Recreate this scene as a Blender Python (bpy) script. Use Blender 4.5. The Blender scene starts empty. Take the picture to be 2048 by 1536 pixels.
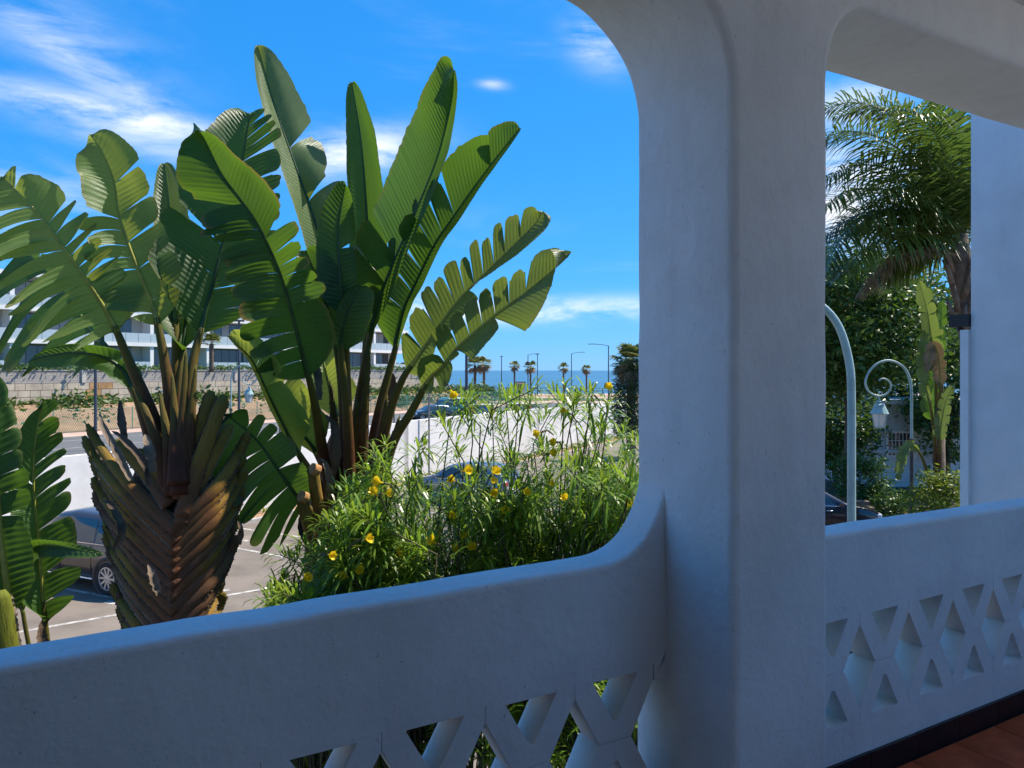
import bpy, bmesh, math, random
import numpy as np
from mathutils import Vector, Matrix, noise
from mathutils.geometry import tessellate_polygon
R = math.radians
scene = bpy.context.scene
C = scene.collection
V = Vector

# ------------------------------------------------------------------ camera
F, CX, HY, ZC = 1540.0, 1024.0, 740.0, 4.8      # pixels (2048 wide), horizon row, eye height
cam_d = bpy.data.cameras.new('camera'); cam = bpy.data.objects.new('camera', cam_d); C.objects.link(cam)
cam.location = (0, 0, ZC); cam.rotation_euler = (R(90), 0, 0)
cam_d.sensor_width = 36; cam_d.lens = 36*F/2048
cam_d.shift_y = -(768-HY)/2048
cam_d.clip_start = 0.05; cam_d.clip_end = 40000
scene.camera = cam
scene.render.resolution_x, scene.render.resolution_y = 1024, 768

# ------------------------------------------------------------------ light
SUN_EL = 57.0
SUN = V((0.92, 0.40, 0)).normalized()*math.cos(R(SUN_EL)); SUN.z = math.sin(R(SUN_EL))
sl = bpy.data.lights.new('sun', 'SUN'); sl.energy = 3.9; sl.angle = R(0.5); sl.color = (1.0, 0.92, 0.80)
so = bpy.data.objects.new('sun', sl); C.objects.link(so)
so.rotation_euler = (-SUN).to_track_quat('-Z', 'Y').to_euler(); so.location = (20, 10, 40)
vs = scene.view_settings
vs.view_transform = 'Standard'; vs.look = 'None'; vs.gamma = 1; vs.exposure = 1.12; vs.use_curve_mapping = False
try:
    scene.cycles.max_bounces = 8; scene.cycles.diffuse_bounces = 4; scene.cycles.transparent_max_bounces = 16
except Exception: pass

class NT:
    def __init__(s, tree): s.t = tree; s.n = tree.nodes; s.l = tree.links
    def a(s, typ, **kw):
        nd = s.n.new(typ)
        for k, v in kw.items():
            if k[0] == 'i' and k[1:].isdigit(): s.put(nd.inputs[int(k[1:])], v)
            else: setattr(nd, k, v)
        return nd
    def put(s, sock, v):
        if isinstance(v, bpy.types.NodeSocket): s.l.new(v, sock)
        elif isinstance(v, bpy.types.Node): s.l.new(v.outputs[0], sock)
        else: sock.default_value = v
    def m(s, op, a, b=0.0, c=0.0):
        nd = s.n.new('ShaderNodeMath'); nd.operation = op
        s.put(nd.inputs[0], a); s.put(nd.inputs[1], b); s.put(nd.inputs[2], c); return nd.outputs[0]
    def mix(s, f, a, b, blend='MIX'):
        nd = s.n.new('ShaderNodeMix'); nd.data_type = 'RGBA'; nd.blend_type = blend
        s.put(nd.inputs[0], f); s.put(nd.inputs[6], a); s.put(nd.inputs[7], b); return nd.outputs[2]
    def ramp(s, f, stops):
        nd = s.n.new('ShaderNodeValToRGB'); s.put(nd.inputs[0], f)
        e = nd.color_ramp.elements
        while len(e) < len(stops): e.new(0.5)
        for i, (p, c) in enumerate(stops): e[i].position = p; e[i].color = c if len(c) == 4 else (*c, 1)
        return nd.outputs[0]
    def noise(s, vec, scale, detail=4, rough=.55, dist=0):
        nd = s.n.new('ShaderNodeTexNoise')
        if vec is not None: s.put(nd.inputs['Vector'], vec)
        nd.inputs['Scale'].default_value = scale; nd.inputs['Detail'].default_value = detail
        nd.inputs['Roughness'].default_value = rough; nd.inputs['Distortion'].default_value = dist
        return nd.outputs['Fac']
    def smooth(s, x, lo, hi):
        nd = s.n.new('ShaderNodeMapRange'); nd.interpolation_type = 'SMOOTHSTEP'
        s.put(nd.inputs[0], x); nd.inputs[1].default_value = lo; nd.inputs[2].default_value = hi
        return nd.outputs[0]

# ------------------------------------------------------------------ world: clear sky with cirrus
w = bpy.data.worlds.new('World'); scene.world = w; w.use_nodes = True
nt = NT(w.node_tree); nt.n.clear()
sky = nt.a('ShaderNodeTexSky'); sky.sky_type = 'NISHITA'; sky.sun_disc = False
sky.sun_elevation = R(SUN_EL); sky.sun_rotation = math.atan2(SUN.x, SUN.y)
sky.air_density = 1.0; sky.dust_density = 0.0; sky.ozone_density = 3.0
sr = nt.a('ShaderNodeSeparateColor'); nt.l.new(sky.outputs[0], sr.inputs[0])      # deep, contrasty film-like blue
hs = nt.a('ShaderNodeCombineColor')
for i_, (k_, p_) in enumerate(((.092, 1.18), (.80, .55), (2.0, .42))): nt.put(hs.inputs[i_], nt.m('MULTIPLY', nt.m('POWER', sr.outputs[i_], p_), k_))
tc = nt.a('ShaderNodeTexCoord'); sep = nt.a('ShaderNodeSeparateXYZ'); nt.l.new(tc.outputs['Generated'], sep.inputs[0])
az = nt.m('ARCTAN2', sep.outputs[0], sep.outputs[1]); el = nt.m('ARCSINE', sep.outputs[2])
def azel(px, py):
    x, z = (px-CX)/F, (HY-py)/F
    return math.atan2(x, 1), math.asin(z/math.sqrt(1+x*x+z*z))
def blob(px, py, lx, ly, ang, amp=1.0):
    a0, e0 = azel(px, py); dx = nt.m('SUBTRACT', az, a0); dy = nt.m('SUBTRACT', el, e0)
    c, s_ = math.cos(R(ang)), math.sin(R(ang))
    u = nt.m('ADD', nt.m('MULTIPLY', dx, c/(lx/F)), nt.m('MULTIPLY', dy, s_/(lx/F)))
    v = nt.m('ADD', nt.m('MULTIPLY', dx, -s_/(ly/F)), nt.m('MULTIPLY', dy, c/(ly/F)))
    q = nt.m('ADD', nt.m('MULTIPLY', u, u), nt.m('MULTIPLY', v, v))
    return nt.m('MULTIPLY', nt.m('EXPONENT', nt.m('MULTIPLY', q, -1.0)), amp)
cv = nt.a('ShaderNodeCombineXYZ'); nt.put(cv.inputs[0], nt.m('ADD', az, nt.m('MULTIPLY', el, 0.35))); nt.put(cv.inputs[1], nt.m('MULTIPLY', el, 3.2))
n1 = nt.noise(cv.outputs[0], 7.5, 9, .64, .35)
n2 = nt.noise(cv.outputs[0], 2.2, 5, .55, 0.6)
acc = None
for b in [(240, 235, 180, 26, -5, 1.05), (170, 130, 230, 34, -28, .5), (60, 40, 200, 60, -20, .28), (330, 290, 180, 28, -6, .45),
          (700, 305, 130, 36, 8, 1.05), (1195, 85, 60, 40, -25, .5), (985, 168, 26, 9, -5, .5), (1030, 622, 330, 22, 1, 1.0),
          (1700, 400, 130, 90, 0, 1.1), (840, 620, 70, 30, 0, .8), (1700, 210, 90, 40, 0, .6), (-350, 380, 300, 50, 5, .9),
          (2700, 300, 420, 70, 5, .9), (720, -260, 500, 60, -15, .6)]:
    x = blob(*b); acc = x if acc is None else nt.m('MAXIMUM', acc, x)
base = nt.m('MULTIPLY', nt.smooth(n2, .50, .82), .28)
dens = nt.m('MULTIPLY', nt.m('MAXIMUM', acc, base), nt.smooth(n1, .30, .66))
dens = nt.m('MULTIPLY', dens, nt.smooth(sep.outputs[2], 0.0, 0.05))
cl = nt.mix(nt.m('MINIMUM', dens, .9), hs.outputs[0], (4.8, 4.9, 5.1, 1))
bg = nt.a('ShaderNodeBackground'); nt.put(bg.inputs[0], cl); bg.inputs[1].default_value = 0.12
ow = nt.a('ShaderNodeOutputWorld'); nt.l.new(bg.outputs[0], ow.inputs[0])

# ------------------------------------------------------------------ helpers
def at(px, py, Y): return V(((px-CX)/F*Y, Y, ZC-(py-HY)/F*Y))
def ground_at(px, py, z=0.0):
    Y = F*(ZC-z)/(py-HY); return V(((px-CX)/F*Y, Y, z))
ORG = {}
def tag(o, label=None, cat=None, group=None, kind=None):
    for k, v in (('label', label), ('category', cat), ('group', group), ('kind', kind)):
        if v: o[k] = v
    return o
def empty(name, loc=(0, 0, 0), label=None, cat=None, group=None):
    o = bpy.data.objects.new(name, None); C.objects.link(o); o.location = loc; o.empty_display_size = .2
    ORG[o.name] = V(loc); return tag(o, label, cat, group)
def org(o): return ORG.get(o.name, V((0, 0, 0)))
def link(name, me, parent=None):
    o = bpy.data.objects.new(name, me); C.objects.link(o)
    if parent is not None: o.parent = parent; ORG[o.name] = org(parent)
    return o
def mesh(name, verts, faces, mat, parent=None, smooth=False, uv=None, dry=None):
    """verts in world space (or local space of an unmoved root); uv = per-vertex (u,v)."""
    o0 = org(parent) if parent is not None else V((0, 0, 0))
    me = bpy.data.meshes.new(name)
    v = np.array([tuple(p) for p in verts], dtype=np.float32) - np.array(o0, dtype=np.float32)
    me.from_pydata(v.tolist(), [], faces)
    if mat is not None: me.materials.append(mat)
    if uv is not None:
        L = me.uv_layers.new(name='UVMap'); idx = np.empty(len(me.loops), dtype=np.int32)
        me.loops.foreach_get('vertex_index', idx)
        L.data.foreach_set('uv', np.array(uv, dtype=np.float32)[idx].ravel())
    if dry is not None:
        a = me.attributes.new('dry', 'FLOAT', 'POINT'); a.data.foreach_set('value', np.array(dry, dtype=np.float32))
    if smooth: me.polygons.foreach_set('use_smooth', [True]*len(me.polygons))
    me.update()
    return link(name, me, parent)
class MB:
    def __init__(s): s.v = []; s.f = []; s.uv = []
    def add(s, vs_, fs, uv=None):
        k = len(s.v); s.v += [V(p) for p in vs_]; s.f += [tuple(i+k for i in f) for f in fs]
        s.uv += uv if uv else [(0, 0)]*len(vs_)
    def box(s, x0, x1, y0, y1, z0, z1, M=None):
        p = [V((x, y, z)) for z in (z0, z1) for x, y in ((x0, y0), (x1, y0), (x1, y1), (x0, y1))]
        if M is not None: p = [M @ q for q in p]
        s.add(p, [(3, 2, 1, 0), (4, 5, 6, 7), (0, 1, 5, 4), (1, 2, 6, 5), (2, 3, 7, 6), (3, 0, 4, 7)])
    def cbox(s, x0, x1, y0, y1, z0, z1, b, M=None):   # chamfered box
        k = len(s.v); bm = bmesh.new()
        vs_ = [bm.verts.new((x, y, z)) for z in (z0, z1) for x, y in ((x0, y0), (x1, y0), (x1, y1), (x0, y1))]
        for f in [(3, 2, 1, 0), (4, 5, 6, 7), (0, 1, 5, 4), (1, 2, 6, 5), (2, 3, 7, 6), (3, 0, 4, 7)]: bm.faces.new([vs_[i] for i in f])
        bmesh.ops.bevel(bm, geom=bm.edges[:], offset=b, segments=1, affect='EDGES')
        bm.verts.index_update()
        s.add([(M @ v.co) if M is not None else v.co.copy() for v in bm.verts], [tuple(v.index for v in f.verts) for f in bm.faces]); bm.free()
    def tube(s, pts, rad, n=8, cap=True, squash=1.0, side=None):
        pts = [V(p) for p in pts]; m_ = len(pts)
        if not hasattr(rad, '__len__'): rad = [rad]*m_
        k = len(s.v); up = None
        for i, p in enumerate(pts):
            t = (pts[min(i+1, m_-1)]-pts[max(i-1, 0)]).normalized()
            if up is None:
                up = V((0, 0, 1)) if abs(t.z) < .9 else V((0, 1, 0))
                if side is not None: up = V(side)
            b = t.cross(up).normalized(); up = b.cross(t).normalized()
            for j in range(n):
                a = 2*math.pi*j/n
                s.v.append(p + (b*math.cos(a) + up*(math.sin(a)*squash))*rad[i]); s.uv.append((j/n, i/max(1, m_-1)))
        for i in range(m_-1):
            for j in range(n):
                s.f.append((k+i*n+j, k+i*n+(j+1) % n, k+(i+1)*n+(j+1) % n, k+(i+1)*n+j))
        if cap: s.f += [tuple(k+j for j in reversed(range(n))), tuple(k+(m_-1)*n+j for j in range(n))]
    def lathe(s, prof, n=16, M=None, cap=True):
        k = len(s.v)
        for r, z in prof:
            for j in range(n):
                a = 2*math.pi*j/n; p = V((r*math.cos(a), r*math.sin(a), z)); s.v.append(M @ p if M is not None else p); s.uv.append((j/n, z))
        for i in range(len(prof)-1):
            for j in range(n): s.f.append((k+i*n+j, k+i*n+(j+1) % n, k+(i+1)*n+(j+1) % n, k+(i+1)*n+j))
        if cap: s.f += [tuple(k+j for j in reversed(range(n))), tuple(k+(len(prof)-1)*n+j for j in range(n))]
    def build(s, name, mat, parent=None, smooth=False): return mesh(name, s.v, s.f, mat, parent, smooth, s.uv)
def copy_tree(o, parent=None):
    c = o.copy(); C.objects.link(c); c.parent = parent
    for ch in list(o.children): copy_tree(ch, c)
    return c
def spline(pts, n):
    P = [np.array(p, float) for p in pts]; P = [2*P[0]-P[1]]+P+[2*P[-1]-P[-2]]
    out = []
    for i in range(1, len(P)-2):
        for k in range(12):
            t = k/12; a, b, c, d = P[i-1:i+3]
            out.append(.5*((2*b)+(-a+c)*t+(2*a-5*b+4*c-d)*t*t+(-a+3*b-3*c+d)*t**3))
    out.append(P[-2]); out = np.array(out)
    L = np.r_[0, np.cumsum(np.linalg.norm(np.diff(out, axis=0), axis=1))]
    q = np.linspace(0, L[-1], n)
    return np.stack([np.interp(q, L, out[:, k]) for k in range(3)], 1), L[-1]

# ------------------------------------------------------------------ materials
def pbsdf(name):
    m = bpy.data.materials.new(name); m.use_nodes = True; t = NT(m.node_tree)
    b = t.n['Principled BSDF']; return m, t, b
def simple(name, col, rough=.6, metal=0, var=.12, scale=8, bump=0, bscale=60, coat=0, spec=.5):
    m, t, b = pbsdf(name); tcn = t.a('ShaderNodeTexCoord')
    n = t.noise(tcn.outputs['Object'], scale, 5, .6)
    c = (*col, 1)
    dk = tuple(x*(1-var*2) for x in col)+(1,); lt = tuple(min(1, x*(1+var)) for x in col)+(1,)
    t.put(b.inputs['Base Color'], t.ramp(n, [(.3, dk), (.55, c), (.75, lt)]))
    b.inputs['Roughness'].default_value = rough; b.inputs['Metallic'].default_value = metal
    b.inputs['Coat Weight'].default_value = coat; b.inputs['Specular IOR Level'].default_value = spec
    if bump:
        bp = t.a('ShaderNodeBump'); bp.inputs['Strength'].default_value = bump; bp.inputs['Distance'].default_value = .01
        t.put(bp.inputs['Height'], t.noise(tcn.outputs['Object'], bscale, 4, .6)); t.put(b.inputs['Normal'], bp.outputs[0])
    return m
def plaster(name, col=(.82, .86, .875), bump=.65):
    m, t, b = pbsdf(name); tcn = t.a('ShaderNodeTexCoord'); P = tcn.outputs['Object']
    big = t.noise(P, 2.2, 5, .6); fine = t.noise(P, 34, 4, .6); pit = t.noise(P, 90, 2, .5)
    c1 = t.ramp(big, [(.25, tuple(x*.84 for x in col)), (.6, col), (.85, tuple(min(1, x*1.03) for x in col))])
    mpv = t.a('ShaderNodeMapping'); t.l.new(P, mpv.inputs[0]); mpv.inputs['Scale'].default_value = (5, 5, .7)
    c1 = t.mix(t.m('MULTIPLY', t.smooth(t.noise(mpv.outputs[0], 1.6, 5, .65), .55, .8), .16), c1, (.45, .43, .40, 1))
    sp = t.smooth(pit, .70, .78)
    c2 = t.mix(t.m('MULTIPLY', sp, .45), c1, (.34, .33, .30, 1))
    t.put(b.inputs['Base Color'], c2); b.inputs['Roughness'].default_value = .88; b.inputs['Specular IOR Level'].default_value = .25
    h = t.m('ADD', t.m('MULTIPLY', t.noise(P, 7, 4, .6), 1.6), t.m('ADD', t.m('MULTIPLY', fine, .35), t.m('MULTIPLY', sp, -.5)))
    bp = t.a('ShaderNodeBump'); bp.inputs['Strength'].default_value = bump; bp.inputs['Distance'].default_value = .012
    t.put(bp.inputs['Height'], h); t.put(b.inputs['Normal'], bp.outputs[0]); return m
def leafmat(name, dark, light, trans, ribs=0.0, rough=.38, edge=(.30, .20, .05), tw=.35, vary=None):
    """blade: uv.x 0 midrib .. 1 margin, uv.y metres along the midrib"""
    m, t, b = pbsdf(name); tcn = t.a('ShaderNodeTexCoord'); uvn = t.a('ShaderNodeSeparateXYZ'); t.l.new(tcn.outputs['UV'], uvn.inputs[0])
    P = tcn.outputs['Object']
    n = t.noise(P, 3.0, 4, .6); n2 = t.noise(P, 22, 3, .6)
    col = t.ramp(t.m('ADD', t.m('MULTIPLY', n, .8), t.m('MULTIPLY', n2, .2)), [(.34, dark), (.66, light)])
    if ribs:
        cvv = t.a('ShaderNodeCombineXYZ'); t.put(cvv.inputs[1], uvn.outputs[1]); t.put(cvv.inputs[0], t.m('MULTIPLY', uvn.outputs[0], .02))
        wv = t.a('ShaderNodeTexWave'); wv.bands_direction = 'Y'; wv.wave_profile = 'SIN'; t.l.new(cvv.outputs[0], wv.inputs[0])
        wv.inputs['Scale'].default_value = ribs; wv.inputs['Distortion'].default_value = .6; wv.inputs['Detail'].default_value = 2
        col = t.mix(t.m('MULTIPLY', t.smooth(wv.outputs[1], .5, .95), .38), col, tuple(min(1, x*1.9) for x in light)+(1,))
        fw = t.noise(cvv.outputs[0], 330, 2, .5)
        bp = t.a('ShaderNodeBump'); bp.inputs['Strength'].default_value = .35; bp.inputs['Distance'].default_value = .004
        t.put(bp.inputs['Height'], t.m('ADD', wv.outputs[1], t.m('MULTIPLY', fw, .5))); t.put(b.inputs['Normal'], bp.outputs[0])
    dr = t.a('ShaderNodeAttribute'); dr.attribute_name = 'dry'
    ed = t.m('MAXIMUM', t.m('MULTIPLY', t.smooth(t.m('ADD', uvn.outputs[0], t.m('MULTIPLY', t.m('SUBTRACT', n2, .5), .10)), .965, .999), t.m('MULTIPLY', t.smooth(n, .45, .7), .7)), dr.outputs['Fac'])
    col = t.mix(ed, col, (*edge, 1))
    t.put(b.inputs['Base Color'], col); b.inputs['Roughness'].default_value = rough; b.inputs['Specular IOR Level'].default_value = .45
    tr = t.a('ShaderNodeBsdfTranslucent'); t.put(tr.inputs[0], t.mix(ed, (*trans, 1), (*edge, 1)))
    mx = t.a('ShaderNodeMixShader'); mx.inputs[0].default_value = tw
    t.l.new(b.outputs[0], mx.inputs[1]); t.l.new(tr.outputs[0], mx.inputs[2])
    t.l.new(mx.outputs[0], t.n['Material Output'].inputs[0]); return m
def petiolemat(name, base, mid, top, rough=.5, sh=1.0):
    m, t, b = pbsdf(name); tcn = t.a('ShaderNodeTexCoord'); u = t.a('ShaderNodeSeparateXYZ'); t.l.new(tcn.outputs['UV'], u.inputs[0])
    P = tcn.outputs['Object']; n = t.noise(P, 7, 5, .65)
    cvv = t.a('ShaderNodeCombineXYZ'); t.put(cvv.inputs[0], t.m('MULTIPLY', u.outputs[0], 26)); t.put(cvv.inputs[1], t.m('MULTIPLY', u.outputs[1], 5))
    st = t.noise(cvv.outputs[0], 1.6, 4, .7)
    f = t.m('ADD', t.m('MULTIPLY', u.outputs[1], sh), t.m('MULTIPLY', t.m('SUBTRACT', n, .5), .55))
    col = t.ramp(f, [(.08, base), (.34, tuple(x*.8+y*.2 for x, y in zip(base, mid))), (.52, mid), (.95, top)])
    col = t.mix(t.m('MULTIPLY', t.smooth(st, .5, .72), .75), col, tuple(x*.35 for x in base)+(1,))
    t.put(b.inputs['Base Color'], col); b.inputs['Roughness'].default_value = rough
    b.inputs['Specular IOR Level'].default_value = .15
    bp = t.a('ShaderNodeBump'); bp.inputs['Strength'].default_value = .5; bp.inputs['Distance'].default_value = .008
    t.put(bp.inputs['Height'], st); t.put(b.inputs['Normal'], bp.outputs[0]); return m
M = {}
M['plaster'] = plaster('white_plaster')
M['plaster_blue'] = plaster('pale_wall_plaster', (.80, .81, .82), .35)
M['plaster_far'] = simple('whitewash', (.74, .72, .69), .9, var=.10, scale=.8, bump=.2, bscale=14)
M['tile'] = simple('terracotta_tile', (.60, .14, .06), .75, spec=.2, var=.22, scale=6, bump=.15, bscale=30)
M['grout'] = simple('grout', (.20, .15, .12), .9)
M['skirt'] = simple('black_skirting', (.010, .012, .018), .35, var=.1, bump=.1)
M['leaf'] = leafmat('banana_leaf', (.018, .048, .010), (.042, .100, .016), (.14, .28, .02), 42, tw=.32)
M['leaf_lit'] = leafmat('banana_leaf_lit', (.060, .115, .030), (.115, .185, .045), (.42, .50, .06), 42, tw=.42)  # paler copy of the leaf; sun shining through is put into the colour
M['leaf_grey'] = leafmat('banana_leaf_bloom', (.045, .085, .030), (.105, .155, .050), (.24, .32, .04), 42, tw=.28)
M['rib'] = simple('leaf_midrib', (.16, .20, .035), .4, var=.2, scale=12)
M['rib_dk'] = simple('leaf_midrib_green', (.030, .075, .016), .4, var=.2, scale=12)
M['rib_y'] = simple('leaf_midrib_yellow', (.36, .34, .05), .4, var=.2, scale=12)
M['petiole'] = petiolemat('petiole_skin', (.105, .034, .018), (.130, .095, .018), (.065, .100, .018), .55, .72)
M['stub'] = petiolemat('petiole_stub_skin', (.185, .078, .038), (.280, .155, .030), (.165, .130, .028), .75)
M['stub_dk'] = petiolemat('petiole_stub_old', (.165, .082, .048), (.225, .115, .052), (.135, .082, .050), .9)
M['petiole_y'] = petiolemat('young_petiole', (.09, .045, .02), (.13, .13, .015), (.15, .17, .02), .6)
M['husk'] = simple('dry_husk', (.125, .082, .052), .95, var=.3, scale=14, bump=.5, bscale=50)
M['husk_lt'] = simple('dry_husk_pale', (.21, .155, .105), .85, var=.25, scale=14, bump=.4, bscale=50)
M['cut'] = simple('fresh_cut', (.48, .24, .09), .8, var=.25, scale=40)
M['needle'] = leafmat('oleander_leaf', (.060, .140, .014), (.150, .260, .024), (.36, .56, .04), 0, .35, (.30, .30, .04), tw=.36)
M['stem'] = simple('shrub_stem', (.085, .075, .035), .7, var=.25, scale=20)
M['petal'] = leafmat('yellow_petal', (.80, .56, .006), (.88, .68, .012), (.90, .66, .02), 0, .5, (.80, .52, .02), tw=.35)
M['asphalt'] = simple('weathered_asphalt', (.185, .152, .118), .92, var=.17, scale=.7, bump=.6, bscale=90)
M['road'] = simple('road_asphalt', (.105, .110, .110), .92, var=.1, scale=.6, bump=.3, bscale=40)
M['paint'] = simple('road_paint', (.44, .41, .36), .85, var=.34, scale=7)
M['soil'] = simple('dry_soil', (.30, .19, .11), .95, var=.2, scale=.5, bump=.5, bscale=5)
M['sand'] = simple('sandy_ground', (.38, .31, .235), .95, var=.15, scale=.12, bump=.3, bscale=2)
M['pave'] = simple('pink_paving', (.44, .30, .235), .9, var=.1, scale=.4)
M['bed'] = simple('planting_bed', (.075, .060, .035), .95, var=.3, scale=2, bump=.6, bscale=12)
M['grassg'] = simple('lawn_base', (.060, .095, .025), .95, var=.25, scale=.7, bump=.4, bscale=6)
M['kerb'] = simple('kerb_stone', (.40, .37, .33), .9, var=.12, scale=3)
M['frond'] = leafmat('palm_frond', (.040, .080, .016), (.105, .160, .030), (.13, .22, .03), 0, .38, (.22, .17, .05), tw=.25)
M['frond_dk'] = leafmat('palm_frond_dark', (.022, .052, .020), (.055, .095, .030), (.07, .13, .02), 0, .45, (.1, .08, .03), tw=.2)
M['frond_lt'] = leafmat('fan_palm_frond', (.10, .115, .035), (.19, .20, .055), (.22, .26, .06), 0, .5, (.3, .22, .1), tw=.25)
M['frond_dry'] = leafmat('dead_frond', (.16, .105, .055), (.27, .19, .10), (.2, .14, .06), 0, .8, (.3, .22, .1), tw=.15)
M['foliage'] = leafmat('tree_leaf', (.030, .075, .014), (.080, .150, .028), (.10, .19, .02), 0, .4, (.05, .08, .02), tw=.28)
M['foliage_lt'] = leafmat('shrub_leaf', (.055, .095, .012), (.140, .180, .022), (.26, .34, .03), 0, .4, (.2, .2, .03), tw=.32)
M['foliage_md'] = leafmat('hedge_leaf', (.030, .075, .014), (.070, .125, .024), (.12, .22, .03), 0, .5, (.1, .1, .03), tw=.25)
M['bark'] = simple('bark', (.085, .066, .050), .9, var=.3, scale=9, bump=.8, bscale=24)
M['palmbark'] = simple('palm_bark', (.14, .105, .075), .9, var=.3, scale=7, bump=.8, bscale=16)
M['verdigris'] = simple('painted_lamp_post', (.29, .42, .41), .5, var=.14, scale=6, bump=.1)
M['rust'] = simple('weathered_post_base', (.085, .075, .065), .8, var=.3, scale=8)
M['lampglass'] = simple('frosted_lamp_glass', (.62, .58, .52), .3, var=.05)
M['darkmetal'] = simple('dark_grey_metal', (.055, .065, .085), .45, var=.1)
M['galv'] = simple('galvanised_post', (.20, .205, .21), .5, metal=.4)
M['greennet'] = simple('green_wire', (.05, .26, .19), .5, var=.05)
M['white'] = simple('white_render', (.76, .74, .72), .8, var=.05, scale=.5)
M['beige'] = simple('beige_render', (.50, .46, .40), .85, var=.08, scale=.8)
M['slabunder'] = simple('grey_soffit', (.36, .35, .34), .85)
M['greyblock'] = None
M['stone'] = simple('beige_stone_block', (.52, .43, .32), .92, var=.16, scale=.9, bump=.4, bscale=8)
M['stone2'] = simple('rust_stained_block', (.50, .28, .12), .92, var=.2, scale=.9, bump=.4, bscale=8)
M['mortar'] = simple('mortar', (.43, .36, .28), .95)
M['rubber'] = simple('tyre_rubber', (.018, .018, .018), .85)
M['alloy'] = simple('alloy_wheel', (.55, .56, .58), .3, metal=.8, var=.03)
M['chrome'] = simple('chrome_trim', (.65, .66, .68), .18, metal=.9, var=.02)
M['carblack'] = simple('car_trim_black', (.015, .015, .016), .5)
M['suvpaint'] = simple('bronze_grey_car_paint', (.085, .070, .058), .28, metal=.45, var=.03, coat=.8)
M['navypaint'] = simple('black_blue_car_paint', (.012, .016, .030), .22, metal=.2, var=.03, coat=.9)
M['bluepaint'] = simple('dark_blue_car_paint', (.022, .060, .095), .3, metal=.3, var=.03, coat=.7)
M['greenpaint'] = simple('green_van_paint', (.030, .170, .140), .35, var=.05, coat=.6)
M['greypaint'] = simple('grey_blue_car_paint', (.16, .19, .24), .3, metal=.4, var=.03, coat=.7)
M['orange'] = simple('orange_panel', (.66, .30, .10), .7, var=.15, scale=3)
M['bluepanel'] = simple('blue_panel', (.04, .20, .46), .6, var=.15, scale=3)
M['redlens'] = simple('red_lens', (.35, .02, .015), .2)
M['clearlens'] = simple('headlight_lens', (.60, .62, .64), .15)
M['purple'] = simple('purple_groundcover', (.085, .025, .045), .8, var=.3, scale=9)
M['white_old'] = simple('old_white_wall', (.60, .62, .64), .9, var=.1, scale=1)
M['wood'] = simple('wood_step', (.17, .12, .085), .85, var=.25, scale=6)
def glassmat(name, col, rough=.08, alpha=None):
    m, t, b = pbsdf(name); b.inputs['Base Color'].default_value = (*col, 1); b.inputs['Roughness'].default_value = rough
    b.inputs['Specular IOR Level'].default_value = .9
    if alpha: b.inputs['Alpha'].default_value = alpha
    return m
M['carglass'] = glassmat('car_glass', (.03, .055, .065), .05)
M['window'] = glassmat('window_pane', (.055, .065, .075), .08)
M['curtain'] = simple('curtained_pane', (.30, .29, .27), .3, var=.12, scale=2)
M['balglass'] = glassmat('balustrade_glass', (.52, .60, .64), .12, .72)
def blockwall():
    m, t, b = pbsdf('grey_block_masonry'); tcn = t.a('ShaderNodeTexCoord')
    mp = t.a('ShaderNodeMapping'); t.l.new(tcn.outputs['Object'], mp.inputs[0]); mp.inputs['Rotation'].default_value = (R(90), 0, 0)
    br = t.a('ShaderNodeTexBrick'); t.l.new(mp.outputs[0], br.inputs[0]); br.inputs['Scale'].default_value = 1
    br.inputs['Brick Width'].default_value = .42; br.inputs['Row Height'].default_value = .2; br.inputs['Mortar Size'].default_value = .018
    br.inputs['Color1'].default_value = (.36, .33, .29, 1); br.inputs['Color2'].default_value = (.30, .27, .24, 1); br.inputs['Mortar'].default_value = (.20, .18, .16, 1)
    t.put(b.inputs['Base Color'], t.mix(t.m('MULTIPLY', t.noise(tcn.outputs['Object'], .7, 5), .5), br.outputs[0], (.42, .38, .32, 1))); b.inputs['Roughness'].default_value = .95
    return m
M['greyblock'] = blockwall()
def seamat():
    m, t, b = pbsdf('sea_water'); tcn = t.a('ShaderNodeTexCoord')
    n = t.noise(tcn.outputs['Object'], .006, 5, .6)
    t.put(b.inputs['Base Color'], t.ramp(n, [(.3, (.035, .115, .185)), (.7, (.055, .15, .22))])); b.inputs['Roughness'].default_value = .35
    b.inputs['Specular IOR Level'].default_value = .35
    bp = t.a('ShaderNodeBump'); bp.inputs['Strength'].default_value = .6; bp.inputs['Distance'].default_value = .8
    t.put(bp.inputs['Height'], t.noise(tcn.outputs['Object'], .12, 5, .65)); t.put(b.inputs['Normal'], bp.outputs[0]); return m
M['sea'] = seamat()

# ================================================================== THE TERRACE (white villa)
A = 30.39; D = V((math.cos(R(A)), math.sin(R(A)), 0)); N = V((math.sin(R(A)), -math.cos(R(A)), 0))
P0 = V((-.555, 2.017, 0))
FLOOR = ZC-1.572
def W3(t, off, z): q = P0 + D*t + N*off; return V((q.x, q.y, z))
villa = empty('villa', W3(1.3, 1.5, 0), 'white plastered villa terrace with arched openings and a lattice parapet', 'building')

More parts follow.
